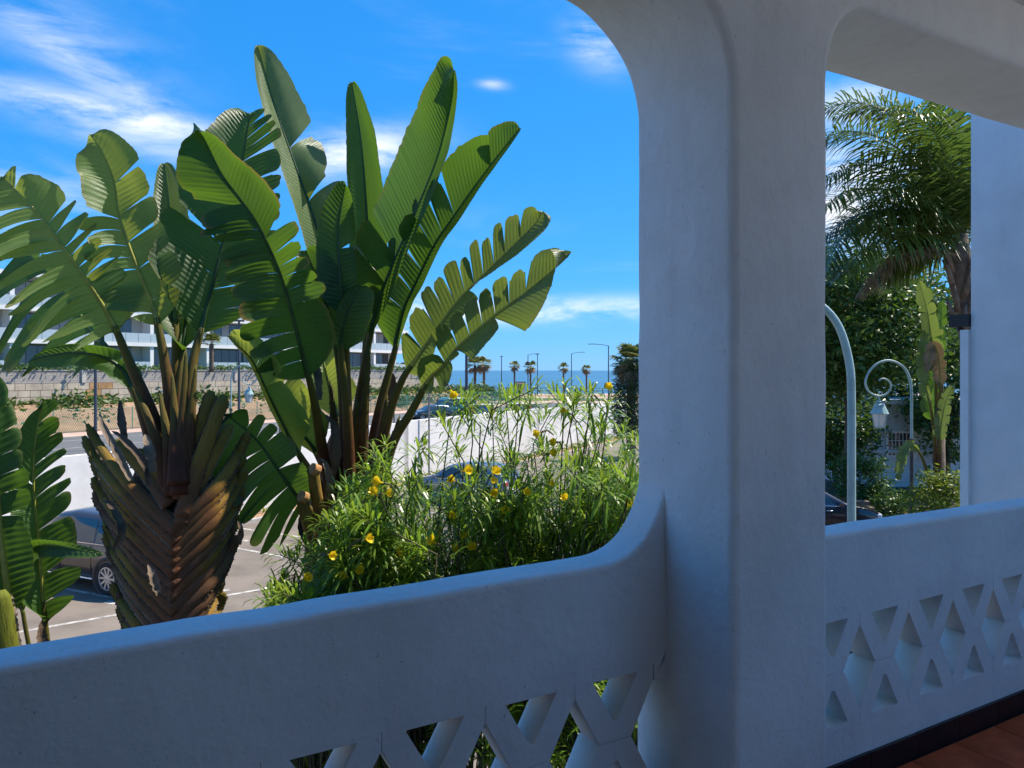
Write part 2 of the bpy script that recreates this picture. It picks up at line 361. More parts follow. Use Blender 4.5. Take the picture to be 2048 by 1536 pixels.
def densify(poly, step=.05, jit=0.0, closed=True, seed=0):
    out = []
    for i in range(len(poly) if closed else len(poly)-1):
        a = np.array(poly[i]); b = np.array(poly[(i+1) % len(poly)]); n = max(1, int(np.linalg.norm(b-a)/step))
        for k in range(n):
            p = a+(b-a)*k/n; out.append(p)
    if jit:
        out = [p + jit*np.array([noise.noise((p[0]*6+seed, p[1]*6, 1.7)), noise.noise((p[0]*6, p[1]*6+seed, 9.1))]) for p in out]
    return [tuple(p) for p in out]
def area2(p): return sum(p[i][0]*p[(i+1) % len(p)][1]-p[(i+1) % len(p)][0]*p[i][1] for i in range(len(p)))
def inset(p, b):
    n = len(p); out = []
    for i in range(n):
        a, c, d = np.array(p[i-1]), np.array(p[i]), np.array(p[(i+1) % n])
        e1 = c-a; e2 = d-c; e1 /= max(1e-9, np.linalg.norm(e1)); e2 /= max(1e-9, np.linalg.norm(e2))
        n1 = np.array([-e1[1], e1[0]]); n2 = np.array([-e2[1], e2[0]])
        k = max(.4, 1+float(n1 @ n2)); out.append(tuple(c+(n1+n2)/k*b))
    return out
def solid(name, outer, holes, o0, o1, b0, b1, mat, parent, to3=W3, seg=4, hb=None):
    """plate with rounded edges: outer loop CCW solid, holes cut; o0 = outside face offset, o1 = inside face offset"""
    loops = []
    if area2(outer) < 0: outer = outer[::-1]
    loops.append(outer)
    for h in holes: loops.append(h[::-1] if area2(h) > 0 else h)
    rings = []
    for k in range(seg+1):
        a = math.pi/2*k/seg; rings.append((b0*(1-math.sin(a)), o0+b0*(1-math.cos(a))))
    for k in range(seg+1):
        a = math.pi/2*(1-k/seg); rings.append((b1*(1-math.sin(a)), o1-b1*(1-math.cos(a))))
    verts, faces, smooth = [], [], []
    for lp in loops:
        n = len(lp); k0 = len(verts); hk = 1.0 if (hb is None or lp is loops[0]) else hb
        for ins, off in rings:
            ins *= hk
            verts += [to3(x, off, z) for x, z in inset(lp, ins)]
        for r in range(len(rings)-1):
            for i in range(n):
                j = (i+1) % n; faces.append((k0+r*n+i, k0+r*n+j, k0+(r+1)*n+j, k0+(r+1)*n+i)); smooth.append(True)
    for (ins, off), flip in ((rings[0], False), (rings[-1], True)):
        lps = [[V((x, z, 0)) for x, z in inset(lp, ins*(1.0 if (hb is None or lp is loops[0]) else hb))] for lp in loops]
        flat = [p for l in lps for p in l]; k0 = len(verts)
        verts += [to3(p.x, off, p.y) for p in flat]
        for tri in tessellate_polygon(lps):
            a, b, c = tri; cr = (flat[b]-flat[a]).cross(flat[c]-flat[a]).z
            if cr < 0: a, b, c = c, b, a
            faces.append((k0+a, k0+b, k0+c) if flip else (k0+a, k0+c, k0+b)); smooth.append(False)
    o = mesh(name, verts, faces, mat, parent); o.data.polygons.foreach_set('use_smooth', smooth)
    bm = bmesh.new(); bm.from_mesh(o.data); bmesh.ops.recalc_face_normals(bm, faces=bm.faces); bm.to_mesh(o.data); bm.free()
    return o
def arc(cx, cz, rx, rz, a0, a1, n=20):
    return [(cx+rx*math.cos(R(a0+(a1-a0)*k/n)), cz+rz*math.sin(R(a0+(a1-a0)*k/n))) for k in range(n+1)]

TC0, TC1, TT = 1.1285, 1.553, .43        # column from..to along the wall, wall thickness
SOF = ZC+1.17; TOP = FLOOR+3.35
TL0, TL1 = -2.15, -2.6                   # next column to the left (out of frame)
TR0, TR1 = 4.05, 4.5
BOT = FLOOR-.35
# comb-shaped arcade wall: columns hang from the beam, openings with rounded upper corners
comb = [(TL1-1.2, TOP), (TL1-1.2, BOT), (TL0, BOT)]
comb += arc(TL0+.42, SOF-.42, .42, .42, 180, 90) + arc(TC0-.36, SOF-.36, .36, .36, 90, 0) + [(TC0, BOT), (TC1, BOT)]
comb += arc(TC1+.20, SOF-.30+.02, .20, .30, 180, 90) + arc(TR0-.4, SOF+.02-.4, .4, .4, 90, 0) + [(TR0, BOT), (TR1+1.5, BOT), (TR1+1.5, TOP)]
comb = densify(comb, .06, .005)
solid('arcade_wall', comb, [], 0, TT, .02, .028, M['plaster'], villa)

def parapet(t0, t1, zt0, zt1, apexes, p, fil_l, fil_r, name_seed):
    """solid plaster band with a strip of pierced blocks set in it"""
    zt = lambda t: zt0+(zt1-zt0)*(t-t0)/(t1-t0)
    prof = [(t0+.002, BOT+.01)]
    if fil_l: prof += arc(t0+.24, zt(t0)+.27, .24, .27, 180, 270, 16)
    else: prof += [(t0+.002, zt(t0))]
    if fil_r: prof = [(t0+.002, BOT+.01)] + [(t0+.002, zt(t0))] + arc(t1-.265, zt(t1)+.27, .25, .27, 270, 360, 16)+[(t1-.002, zt(t1)+.29)]
    else: prof += [(t1-.002, zt(t1))]
    prof += [(t1-.002, BOT+.01)]
    band0, band1 = ZC-.932, ZC-1.347
    la, lb = apexes[0], apexes[-1]
    hole = [(la, band1), (lb, band1), (lb, band0), (la, band0)]
    if fil_r: hole = [(la, band1), (TC0+.002, band1), (TC0+.002, ZC-.900), (lb+.001, ZC-.983), (lb, band0), (la, band0)]
    end = t1 if fil_r else None
    o = solid('parapet', densify(prof, .06, .004, seed=name_seed), [densify(hole, .08)], .003, .143, .012, .016, M['plaster'], villa, hb=.06)
    hw = .066; hz = ZC-1.1395
    up = [(-p/2+.0007, band0+.012), (p/2-.0007, band0+.012), (p/2-.0007, ZC-.980), (hw-.004, hz+.0008), (-hw+.004, hz+.0008), (-p/2+.0007, ZC-.980)]
    tri = [(-.086, ZC-.944), (.086, ZC-.944), (.008, ZC-1.076), (-.008, ZC-1.076)]
    lo = [(x, 2*hz-z) for x, z in up]; trl = [(x, 2*hz-z) for x, z in tri]
    for k in range(len(apexes)-1):
        c = (apexes[k]+apexes[k+1])/2
        for shp, h, base0 in ((up, tri, 'u'), (lo, trl, 'l')):
            if abs((apexes[k+1]-apexes[k])-p) > .02: continue
            solid('screen_block', [(x+c, z) for x, z in shp][::1], [densify([(x+c, z) for x, z in h], .06)], .008, .1424, .045, .002, M['plaster'], o, seg=3)
    return o
ax_l = [.777+.303-.303*k for k in range(9)][::-1]
pl = parapet(TL0-.02, TC0+.02, ZC-.620, ZC-.593, ax_l, .303, False, True, 3)
ax_r = [2.111+.3135*k for k in range(-1, 6)]
pr = parapet(TC1-.02, TR0+.02, ZC-.612, ZC-.637, ax_r, .3135, False, False, 8)
# skirting tiles along the parapet foot and round the column
def skirting(t0, t1, off, step=.3):
    t = t0
    while t < t1-.02:
        e = min(t+step, t1); mb = MB()
        vs_ = [W3(t+.0015, off-.004, FLOOR-.01), W3(e-.0015, off-.004, FLOOR-.01), W3(e-.0015, off+.011, FLOOR-.01), W3(t+.0015, off+.011, FLOOR-.01)]
        h = .094+.004*noise.noise((t*3, 0, 0))
        vs_ += [v+V((0, 0, h+.01)) for v in vs_]
        mb.add(vs_, [(3, 2, 1, 0), (4, 5, 6, 7), (0, 1, 5, 4), (1, 2, 6, 5), (2, 3, 7, 6), (3, 0, 4, 7)])
        mb.build('skirting_tile', M['skirt'], villa); t = e
skirting(TC1+.01, TR0, .146); skirting(TL0, TC0-.01, .146); skirting(TC0+.03, TC1-.03, TT+.003)
# floor, ceiling, unseen back and end walls shaped for the light inside
def slab(name, t0, t1, o0, o1, z0, z1, mat, parent):
    vs_ = [W3(t, o, z) for z in (z0, z1) for t, o in ((t0, o0), (t1, o0), (t1, o1), (t0, o1))]
    return mesh(name, vs_, [(3, 2, 1, 0), (4, 5, 6, 7), (0, 1, 5, 4), (1, 2, 6, 5), (2, 3, 7, 6), (3, 0, 4, 7)], mat, parent)
fl = slab('terrace_floor', TL1-1.1, TR1+1.4, .145, 3.75, FLOOR-.3, FLOOR-.006, M['grout'], None); tag(fl, kind='structure')
ts = .302
tile_me = None
for i in range(-4, 16):
    for j in range(0, 8):
        t0 = .9+i*ts; o0 = .16+j*ts
        if t0 > TR0+.2: continue
        if TC0-.28 < t0 < TC1 and o0 < TT: continue
        if tile_me is None:
            mb = MB(); mb.cbox(.003, ts-.003, .003, ts-.003, -.02, 0, .003)
            me0 = bpy.data.meshes.new('floor_tile'); me0.from_pydata([tuple(v) for v in mb.v], [], mb.f); me0.materials.append(M['tile']); tile_me = me0
        o = bpy.data.objects.new('floor_tile', tile_me); C.objects.link(o); o.parent = fl
        q = W3(t0, o0, FLOOR+random.Random(i*31+j).uniform(-.0012, .0012)); o.location = q
        # local x along D, local y along N (mirrored handedness is fine for a square tile)
        o.rotation_euler = (0, 0, R(A-90)); o.location = q
slab('ceiling', TL1-1.1, TR1+1.4, TT-.02, 3.3, FLOOR+3.0, FLOOR+3.3, M['plaster'], villa)
slab('unseen_back_wall', TL1-1.1, 2.0, 3.4, 3.6, FLOOR-.2, FLOOR+2.99, M['plaster'], villa)
slab('unseen_back_parapet', 2.003, TR1+1.4, 3.42, 3.58, FLOOR-.2, FLOOR+.9, M['plaster'], villa)  # unseen; back left open above it so skylight reaches the inner faces
slab('end_wall', TR1+1.2, TR1+1.4, TT+.01, 3.39, FLOOR-.2, FLOOR+2.99, M['plaster'], villa)
slab('end_wall', TL1-1.1, TL1-.9, TT+.01, 3.39, FLOOR-.2, FLOOR+2.99, M['plaster'], villa)
slab('lower_wall', TL1-1.2, TR1+1.5, .01, .4, -.05, BOT-.003, M['plaster'], villa)
# projecting wing wall at the end of the right-hand bay
def ray_u(px, t):                       # distance outward where the vertical at px meets the plane t = const
    r = (px-CX)/F; q = P0+D*t; return (q.x-r*q.y)/(r*(-N.y)-(-N.x))
tf = 4.42
uf = ray_u(1942, tf); ul = ray_u(1920, tf-.03)
wing = slab('wing_wall', tf, tf+.35, -uf, -.002, -.05, TOP-.01, M['plaster_blue'], villa)
Yl = (W3(tf-.03, -ul, 0)).y; zlow = ZC-(660-HY)/F*Yl
slab('low_wing_wall', tf-.03, tf+.32, -ul, -uf-.002, -.05, zlow, M['plaster'], villa)
fl_b = empty('floodlight', W3(tf+.1, -uf-.06, zlow), 'black box floodlight on top of the low wing wall', 'floodlight')
mb = MB()
for (a, b, c, d, z0, z1) in ((tf-.02, tf+.12, -uf-.13, -uf-.004, zlow+.02, zlow+.10),):
    vs_ = [W3(t, o, z) for z in (z0, z1) for t, o in ((a, c), (b, c), (b, d), (a, d))]
    mb.add(vs_, [(3, 2, 1, 0), (4, 5, 6, 7), (0, 1, 5, 4), (1, 2, 6, 5), (2, 3, 7, 6), (3, 0, 4, 7)])
mb.build('housing', M['carblack'], fl_b)
mb = MB(); mb.tube([W3(tf+.04, -uf-.09, zlow-.005), W3(tf+.04, -uf-.09, zlow+.03)], .02); mb.build('bracket', M['carblack'], fl_b)

# ================================================================== GROUND, SEA
def sheet(name, pts, z, mat, kind='structure', sub=None):
    if area2([(p[0], p[1]) for p in pts]) < 0: pts = pts[::-1]
    o = mesh(name, [V((p[0], p[1], z)) for p in pts], [tuple(range(len(pts)))], mat); tag(o, kind=kind)
    return o
gv = []; gf = []
xs = [-600, -200, -80, -30, 0, 30, 80, 200, 600]; ys = [(-120, 0), (-20, 0), (40, 0), (110, 0), (150, -.1), (166, -.3), (190, -3.2), (230, -6.6)]
for y, z in ys:
    for x in xs: gv.append((x, y + .02*x*(y > 120), z))
for j in range(len(ys)-1):
    for i in range(len(xs)-1):
        k = j*len(xs)+i; gf.append((k, k+1, k+1+len(xs), k+len(xs)))
tag(mesh('ground', gv, gf, M['sand']), kind='structure')
tag(mesh('sea', [(-15000, 150, -6), (15000, 150, -6), (15000, 16000, -6), (-15000, 16000, -6)], [(0, 1, 2, 3)], M['sea']), kind='structure')
WA, WB = V((-11.9, 20.0, 0)), V((7.2, 53.8, 0)); WD = (WB-WA).normalized(); WN = V((WD.y, -WD.x, 0))   # WN points to the car park
def wl(s, off, z=0): q = WA+WD*s+WN*off; return V((q.x, q.y, z))
sheet('parking_lot', [wl(-40, 1.25), wl(48, 1.25), wl(48, 30), wl(-40, 30)], .004, M['asphalt'])
kb = empty('kerb', wl(0, 1.2), 'low pale kerb along the foot of the white boundary wall', 'kerb')
for k in range(60):
    s0 = -12+k*1.0; mb = MB(); a = [wl(s0+.01, 1.1), wl(s0+.99, 1.1), wl(s0+.99, 1.24), wl(s0+.01, 1.24)]
    mb.add([p+V((0, 0, 0)) for p in a]+[p+V((0, 0, .11)) for p in a], [(3, 2, 1, 0), (4, 5, 6, 7), (0, 1, 5, 4), (1, 2, 6, 5), (2, 3, 7, 6), (3, 0, 4, 7)])
    mb.build('kerb_stone', M['kerb'], kb)
sheet('planting_strip', [wl(-14, .0), wl(48, .0), wl(48, 1.1), wl(-14, 1.1)], .05, M['soil'])
sheet('garden_bed', [(-4.5, 2.1), (-1.4, 1.7), (1.8, 3.6), (4.0, 5.5), (3.4, 9.5), (-3.6, 6.6)], .008, M['bed'])
# painted stall lines
def line(name, a, b, wd=.11, z=.0085):
    a, b = V(a), V(b); d = (b-a).normalized(); n = V((-d.y, d.x, 0))*wd/2
    mb = MB(); K = max(2, int((b-a).length/.4))
    for k in range(K):
        p, q = a.lerp(b, k/K), a.lerp(b, (k+1)/K)
        mb.add([p-n+V((0, 0, z)), q-n+V((0, 0, z)), q+n+V((0, 0, z)), p+n+V((0, 0, z))], [(0, 1, 2, 3)])
    o = mb.build(name, M['paint']); tag(o, kind='structure')
line('lane_marking', ground_at(-150, 1298), ground_at(700, 1148))
for a, b in (((60, 1166), (232, 1196)), ((470, 1096), (620, 1124)), ((478, 1056.5), (640, 1080)), ((590, 1037), (760, 1060)), ((800, 1018), (930, 1034)), ((-200, 1290), (40, 1350))):
    line('stall_marking', ground_at(*a), ground_at(*b))
for a, b in (((486, 1081), (496, 1082.5)), ((505, 1078), (517, 1080)), ((212, 1204), (232, 1208)), ((447, 1182), (460, 1180))):
    line('paint_patch', ground_at(*a), ground_at(*b), .16)

# boundary wall
bw = empty('boundary_wall', wl(20, 0), 'long whitewashed boundary wall behind the car park', 'wall')
def wallrun(s0, s1, th, z0, z1, mat, name, parent, b=.02):
    vs_ = [wl(s, o, z) for z in (z0, z1) for s, o in ((s0, -th), (s1, -th), (s1, 0), (s0, 0))]
    return mesh(name, vs_, [(3, 2, 1, 0), (4, 5, 6, 7), (0, 1, 5, 4), (1, 2, 6, 5), (2, 3, 7, 6), (3, 0, 4, 7)], mat, parent)
for k, (s0, s1, z) in enumerate([(-14, 4.6, 2.52), (4.6, 14.8, 2.54), (14.8, 27, 2.60), (27, 39.0, 2.56), (39.0, 44.5, 2.62)]):
    wallrun(s0+.004, s1-.004, .24+.004*k, -.05, z, M['plaster_far'], 'wall_panel', bw)
    wallrun(s0-.02 if k else s0, s0+.32, .28, -.05, z+.08, M['plaster_far'], 'pier', bw)
# little half-round recess cover on the wall
q = wl(4.9+1.2, .0); mb = MB()
pts = arc(0, 0, .34, .36, 0, 180, 14)
vs_ = [q + WD*x + V((0, 0, 2.06+z)) + WN*.02 for x, z in pts]+[q + WD*x + V((0, 0, 2.06+z)) - WN*.01 for x, z in pts]
mb.add(vs_, [tuple(range(15)), tuple(range(29, 14, -1))]+[(i, i+15, i+16, i+1) for i in range(14)]); mb.build('arched_vent', M['galv'], bw)

# ================================================================== BACKGROUND: road, embankment, retaining wall, flats
ED = V((.545, .839, 0)).normalized(); EN = V((ED.y, -ED.x, 0))       # EN towards the road
RW0 = V((-37.2, 62.0, 0))
def el_(s, off, z=0): q = RW0+ED*s+EN*off; return V((q.x, q.y, z))
sheet('road', [el_(-45, 8.2), el_(70, 8.2), wl(80, -2.0), wl(-45, -2.0)], .004, M['road'])
def line3(name, a, b, wd, z=.0085): line(name, a, b, wd, z)
line3('road_marking', el_(-40, 11.4), el_(60, 11.4), .16); line3('road_marking', el_(-40, 16.5), el_(60, 16.5), .16)
mb = MB(); mb.add([el_(-45, 8.1, .0), el_(70, 8.1, 0), el_(70, 7.5, .14), el_(-45, 7.5, .14)], [(0, 1, 2, 3)])
mb.add([el_(-45, 7.5, .14), el_(70, 7.5, .14), el_(70, 6.2, .16), el_(-45, 6.2, .16)], [(0, 1, 2, 3)]); tag(mb.build('pavement', M['pave']), kind='structure')
emb = []; K = 40
for r, (off, z) in enumerate([(6.2, .16), (4.6, .7), (2.6, 1.6), (1.0, 2.05), (0.05, 2.1)]):
    for k in range(K): s = -45+k*2.5; emb.append(el_(s, off, z+(.18*noise.noise((s*.3, off, 0)) if 0 < r < 4 else 0)))
tag(mesh('embankment', emb, [(r*K+k, r*K+k+1, (r+1)*K+k+1, (r+1)*K+k) for r in range(4) for k in range(K-1)], M['soil'], smooth=True), kind='structure')
# upper terrace in front of the flats
sheet('upper_terrace', [el_(-45, -.2), el_(52, -.2), el_(52, -30), el_(-45, -30)], 4.72, M['grassg'])
rw = empty('retaining_wall', el_(5, 0, 2), 'retaining wall of beige stone blocks under grey masonry below the flats', 'wall')
def elbox(name, s0, s1, o0, o1, z0, z1, mat, parent):
    vs_ = [el_(s, o, z) for z in (z0, z1) for s, o in ((s0, o0), (s1, o0), (s1, o1), (s0, o1))]
    return mesh(name, vs_, [(3, 2, 1, 0), (4, 5, 6, 7), (0, 1, 5, 4), (1, 2, 6, 5), (2, 3, 7, 6), (3, 0, 4, 7)], mat, parent)
elbox('mortar_core', -45, 52, -.4, -.06, 1.2, 3.74, M['mortar'], rw)
# grey masonry with the texture frame along the wall
g = MB(); g.box(0, 97, 0, .36, 0, 1.0)
go = mesh('grey_masonry', g.v, g.f, M['greyblock']); go.parent = rw; go.location = el_(-45, -.02, 3.74)-org(rw); go.rotation_euler = (0, 0, math.atan2(ED.y, ED.x))
elbox('coping', -45, 52, -.42, .03, 4.735, 4.82, M['kerb'], rw)
rnd = random.Random(5)
for row in range(4):
    z0 = 1.55+row*.545; s = -24-rnd.random()
    while s < 44:
        l = rnd.choice([.75, .9, 1.05, 1.25]); pr_ = rnd.uniform(-.012, .012)
        stain = (abs(s-3.2) < .9 or abs(s-25) < .6 or abs(s-21) < .5)
        elbox('stone_block', s+.02, s+l-.02, -.08, .02+pr_, z0+.02, z0+.525, M['stone2'] if stain and rnd.random() < .8 else M['stone'], rw); s += l
for s in np.arange(-20, 44, 7.5): elbox('pilaster', s, s+.35, -.05, .10, 3.75, 4.73, M['beige'], rw)

# flats: local x along the facade, local -y faces the road
FB = V((-49, 76, 0)); GZ = 4.70
flats = empty('apartment_building', (0, 0, 0), 'long white modern apartment block with glass balconies above the retaining wall', 'building')
lv = [GZ, GZ+3.15, GZ+6.35, GZ+9.7]; X0, X1 = -30.0, 57.0
mb = MB(); mb.box(X0, X1-3, .02, 14, GZ-.5, lv[3]-.45); mb.build('core_wall', M['beige'], flats)
for i, z in enumerate(lv[1:]):
    mb = MB(); mb.box(X0, X1-(0 if i < 2 else 2.0), -1.7 if i < 2 else -2.0, 14.3, z-.42, z); mb.build('floor_slab', M['white'], flats)
pane_cache = {}
def shared(key, fn):
    if key not in pane_cache: pane_cache[key] = fn()
    return pane_cache[key]
def inst(name, me, parent, loc):
    o = bpy.data.objects.new(name, me); C.objects.link(o); o.parent = parent; o.location = loc; return o
def boxmesh(name, sx, sy, sz, mat):
    mb = MB(); mb.box(0, sx, 0, sy, 0, sz); me = bpy.data.meshes.new(name); me.from_pydata([tuple(v) for v in mb.v], [], mb.f); me.materials.append(mat); return me
rnd = random.Random(11); bay = 7.2; nb = 12
for st in range(3):
    z0 = lv[st]
    for b in range(nb):
        x = X0+b*bay
        if x > X1-4: continue
        inst('pier', shared('pier', lambda: boxmesh('pier', .42, 1.55, 2.74, M['white'])), flats, (x, -1.56, z0+.002))
        np_ = 5; wdt = (bay-.6-1.2)/np_; h = 2.55
        if b % 3 == 2: xo = x+.5
        else: xo = x+1.0
        fr = inst('window_frame', shared('wf', lambda: boxmesh('window_frame', bay-1.8, .06, 2.62, M['darkmetal'])), flats, (xo, -.06, z0+.05))
        cur = rnd.random()
        for k in range(np_):
            mt = 'curtain' if (cur > .55 and rnd.random() < .8) else 'window'
            inst('pane', shared('pane'+mt, lambda: boxmesh('pane', wdt-.07, .03, h-.1, M[mt])), fr, (k*wdt+.035, -.035, .06))
        if st > 0 or b % 2:
            for k in range(5):
                inst('balustrade_panel', shared('bal', lambda: boxmesh('balustrade_panel', bay/5-.05, .025, 1.0, M['balglass'])), flats, (x+k*bay/5+.02, -1.64, z0+.02))
mb = MB(); mb.box(X1-3.0, X1-2.6, -1.4, 14, GZ-.4, lv[3]-.43); mb.build('end_wall', M['white'], flats)
for z in lv[1:3]:
    for k in range(4): inst('balustrade_panel', shared('bal', None), flats, (X1-2.55+k*.0+0, -1.62+0, z+.02)) if k == 0 else None
flats.location = FB; flats.rotation_euler = (0, 0, math.atan2(ED.y, ED.x))

# chain-link fence with green wire
fence = empty('chain_link_fence', el_(0, 6.6), 'green chain-link fence along the foot of the embankment', 'fence')
for s in np.arange(-18, 60, 3.0):
    mb = MB(); mb.tube([el_(s, 6.6, .0), el_(s, 6.6, 1.95)], .035, 6); mb.build('post', M['greennet'], fence)
vs_, fs = [], []
def wire(a, b, r=.011):
    k = len(vs_); d = (b-a).normalized(); u = EN*r; v = d.cross(EN).normalized()*r
    for p in (a, b): vs_.extend([p+u, p-u*.5+v*.87, p-u*.5-v*.87])
    fs.extend([(k, k+1, k+4, k+3), (k+1, k+2, k+5, k+4), (k+2, k, k+3, k+5)])
s = -18.0
while s < 60:
    wire(el_(s, 6.6, .1), el_(s+1.0, 6.6, 1.85)); wire(el_(s+1.0, 6.6, .1), el_(s, 6.6, 1.85)); s += .16
for z in (.12, 1.0, 1.86): wire(el_(-18, 6.62, z), el_(60, 6.62, z), .014)
wm = mesh('wire_mesh', vs_, fs, M['greennet'], fence); tag(wm, kind='stuff')

# ------------------------------------------------------------------ foliage clouds
def leafcloud(name, pts, size, mat, parent, seed=0, up=.5, aspect=.45, kind=None, vs=.35):
    rs = np.random.RandomState(seed); n = len(pts); pts = np.asarray(pts, float)
    d = rs.normal(size=(n, 3)); d[:, 2] = d[:, 2]*.6-.15; d /= np.linalg.norm(d, axis=1)[:, None]
    nn = rs.normal(size=(n, 3))*.8; nn[:, 2] += up*1.6
    s = np.cross(d, nn); s /= np.linalg.norm(s, axis=1)[:, None]+1e-9
    L = size*(1+vs*rs.normal(size=n)).clip(.4, 2)[:, None]; Wd = L*aspect*.5
    f = np.cross(s, d)
    a = pts; b = pts+d*L*.5+s*Wd-f*L*.06; c = pts+d*L-f*L*.16; e = pts+d*L*.5-s*Wd-f*L*.06
    v = np.stack([a, b, c, e], 1).reshape(-1, 3); idx = np.arange(n)*4
    fc = np.concatenate([np.stack([idx, idx+1, idx+2], 1), np.stack([idx, idx+2, idx+3], 1)])
    o0 = org(parent) if parent is not None else V((0, 0, 0))
    me = bpy.data.meshes.new(name); me.from_pydata((v-np.array(o0)).tolist(), [], fc.tolist()); me.materials.append(mat)
    o = link(name, me, parent); tag(o, kind=kind) if kind else None; return o
def clumps(rs, centre, rad, nc, per, cr, flat=.7, inner=.35, cut=None):
    out = []
    for _ in range(nc):
        u = rs.normal(size=3); u /= np.linalg.norm(u); r = (inner+(1-inner)*rs.rand()**.5)
        c = np.array(centre)+u*r*np.array(rad)
        p = rs.normal(size=(per, 3))*np.array([cr, cr, cr*flat])*.55+c
        out.append(p)
    return np.concatenate(out)
def tree(name, base, height, crown, rad, nc, per, cr, size, mat, label, group=None, seed=1, limbs=6, tr=.16):
    rs = np.random.RandomState(seed); root = empty(name, base, label, 'tree' if 'tree' in name else 'shrub', group)
    b = V(base); c = V(crown); mb = MB()
    pts, _ = spline([b-V((0, 0, .05)), b.lerp(c, .35)+V((rs.normal()*.15, rs.normal()*.15, 0)), c], 9)
    mb.tube([V(p) for p in pts], list(np.linspace(tr, tr*.35, 9)), 8)
    for k in range(limbs):
        u = rs.normal(size=3); u[2] = abs(u[2])*.5; u /= np.linalg.norm(u); e = c+V(u*np.array(rad)*.75)
        st = V(pts[4+k % 4]); mid = st.lerp(e, .5)+V((0, 0, .12*rad[2]))
        lp, _ = spline([st, mid, e], 7); mb.tube([V(p) for p in lp], list(np.linspace(tr*.4, tr*.08, 7)), 6)
    mb.build('trunk', M['bark'], root, True)
    leafcloud('crown', clumps(rs, crown, rad, nc, per, cr), size, mat, root, seed+3); return root

# hedge on top of the retaining wall, embankment growth
rs = np.random.RandomState(4)
hp = []
for s in np.arange(-30, 50, .10):
    hgt = .42+.22*noise.noise((s*.5, 0, 3)); 
    for k in range(9): hp.append(el_(s+rs.normal()*.1, -.35+rs.normal()*.28, 4.80+rs.rand()*hgt))
hd = tag(empty('hedge', el_(10, -.4, 4.75)), 'low green hedge along the top of the retaining wall', 'hedge')
leafcloud('foliage', hp, .30, M['foliage_md'], hd, 3)
ep = []
for s in np.arange(-30, 62, .07):
    band = noise.noise((s*.25, 0, 0))
    for k in range(15):
        off = abs(rs.normal())*2.0+.1
        if off > 4.5: continue
        z = 2.1-max(0, off-.2)*.43; ep.append(el_(s, off, max(.3, z)+abs(rs.normal())*.32*(1+band)))
tag(leafcloud('embankment_plants', ep, .48, M['foliage_md'], None, 5, kind='stuff'), 'scrubby green plants growing on the embankment below the stone wall', 'plants')
ep = []
for s in np.arange(-4, 40, .035):
    for k in range(2): 
        if noise.noise((s*.6, 2, 0)) > -.25: ep.append(wl(s, .1+abs(rs.normal())*.3, .05+rs.rand()*.5*(.6+noise.noise((s*.4, 0, 0)))))
tag(leafcloud('wall_foot_plants', ep, .16, M['foliage_lt'], None, 6, kind='stuff'), 'small green plants along the foot of the white wall', 'plants')
# green shrub bank beyond the wall (behind the fence, centre)
rsb = np.random.RandomState(8)
for k, (px, Y, h_) in enumerate([(800, 92, 2.3), (832, 96, 2.2), (770, 96, 2.6), (700, 90, 2.8)]):
    q = at(px, 0, Y); q.z = 0
    tree('roadside_shrub', q, h_, (q.x, q.y, h_*.5), (2.1, 2.1, h_*.5), 26, 60, .8, .36, M['foliage_md'],
         ['grey-green roadside shrub beside the parked blue car', 'rounded roadside shrub behind the parked blue car', 'broad roadside shrub behind the curved petioles of the tall plant', 'tall roadside shrub half hidden by red-brown leaf stalks'][k], 'roadside shrubs', 20+k, 3, .08)

# ------------------------------------------------------------------ palms
def feather_frond(root, pts, mat, n=70, ll=.75, width=.035, droop=.5, seed=0, r0=.03, lift=.35, smesh='frond'):
    rs = np.random.RandomState(seed); P, L = spline(pts, n); mb = MB()
    mb.tube([V(p) for p in P[::3]], list(np.linspace(r0, .006, len(P[::3]))), 5)
    vs_ = [v for v in mb.v]; fs = list(mb.f); dry = [0.0]*len(vs_); uv = [(0, 0)]*len(vs_)
    for i in range(int(n*.14), n):
        t = i/(n-1); p = V(P[i]); T = V(P[min(i+1, n-1)]-P[max(i-1, 0)]).normalized()
        S = T.cross(V((0, 0, 1))).normalized(); U = S.cross(T).normalized()
        ln = ll*(math.sin(math.pi*min(1, .12+t*.88))**.6)*(1-.35*t)+.12
        for sd in (-1, 1):
            for rep in range(2):
                a = rs.uniform(.1, 1)*lift*(1 if rep else -.6); fw = .25+.55*t+rs.normal()*.10
                d = (S*sd+U*a+T*fw).normalized(); l = ln*rs.uniform(.8, 1.12); wv = d.cross(U).normalized()*width*.5
                q = [p, p+d*l*.35, p+d*l*.72-V((0, 0, droop*l*.18)), p+d*l*.95-V((0, 0, droop*l*.55))]
                k = len(vs_)
                vs_ += [q[0]-wv*.4, q[0]+wv*.4, q[1]-wv, q[1]+wv, q[2]-wv*.8, q[2]+wv*.8, q[3]]
                fs += [(k, k+1, k+3, k+2), (k+2, k+3, k+5, k+4), (k+4, k+5, k+6)]
                dd = rs.rand()**6; dry += [0, 0, 0, 0, dd*.5, dd*.5, dd]; uv += [(.2, 0)]*7
    return mesh(smesh, vs_, fs, mat, root, False, uv, dry)
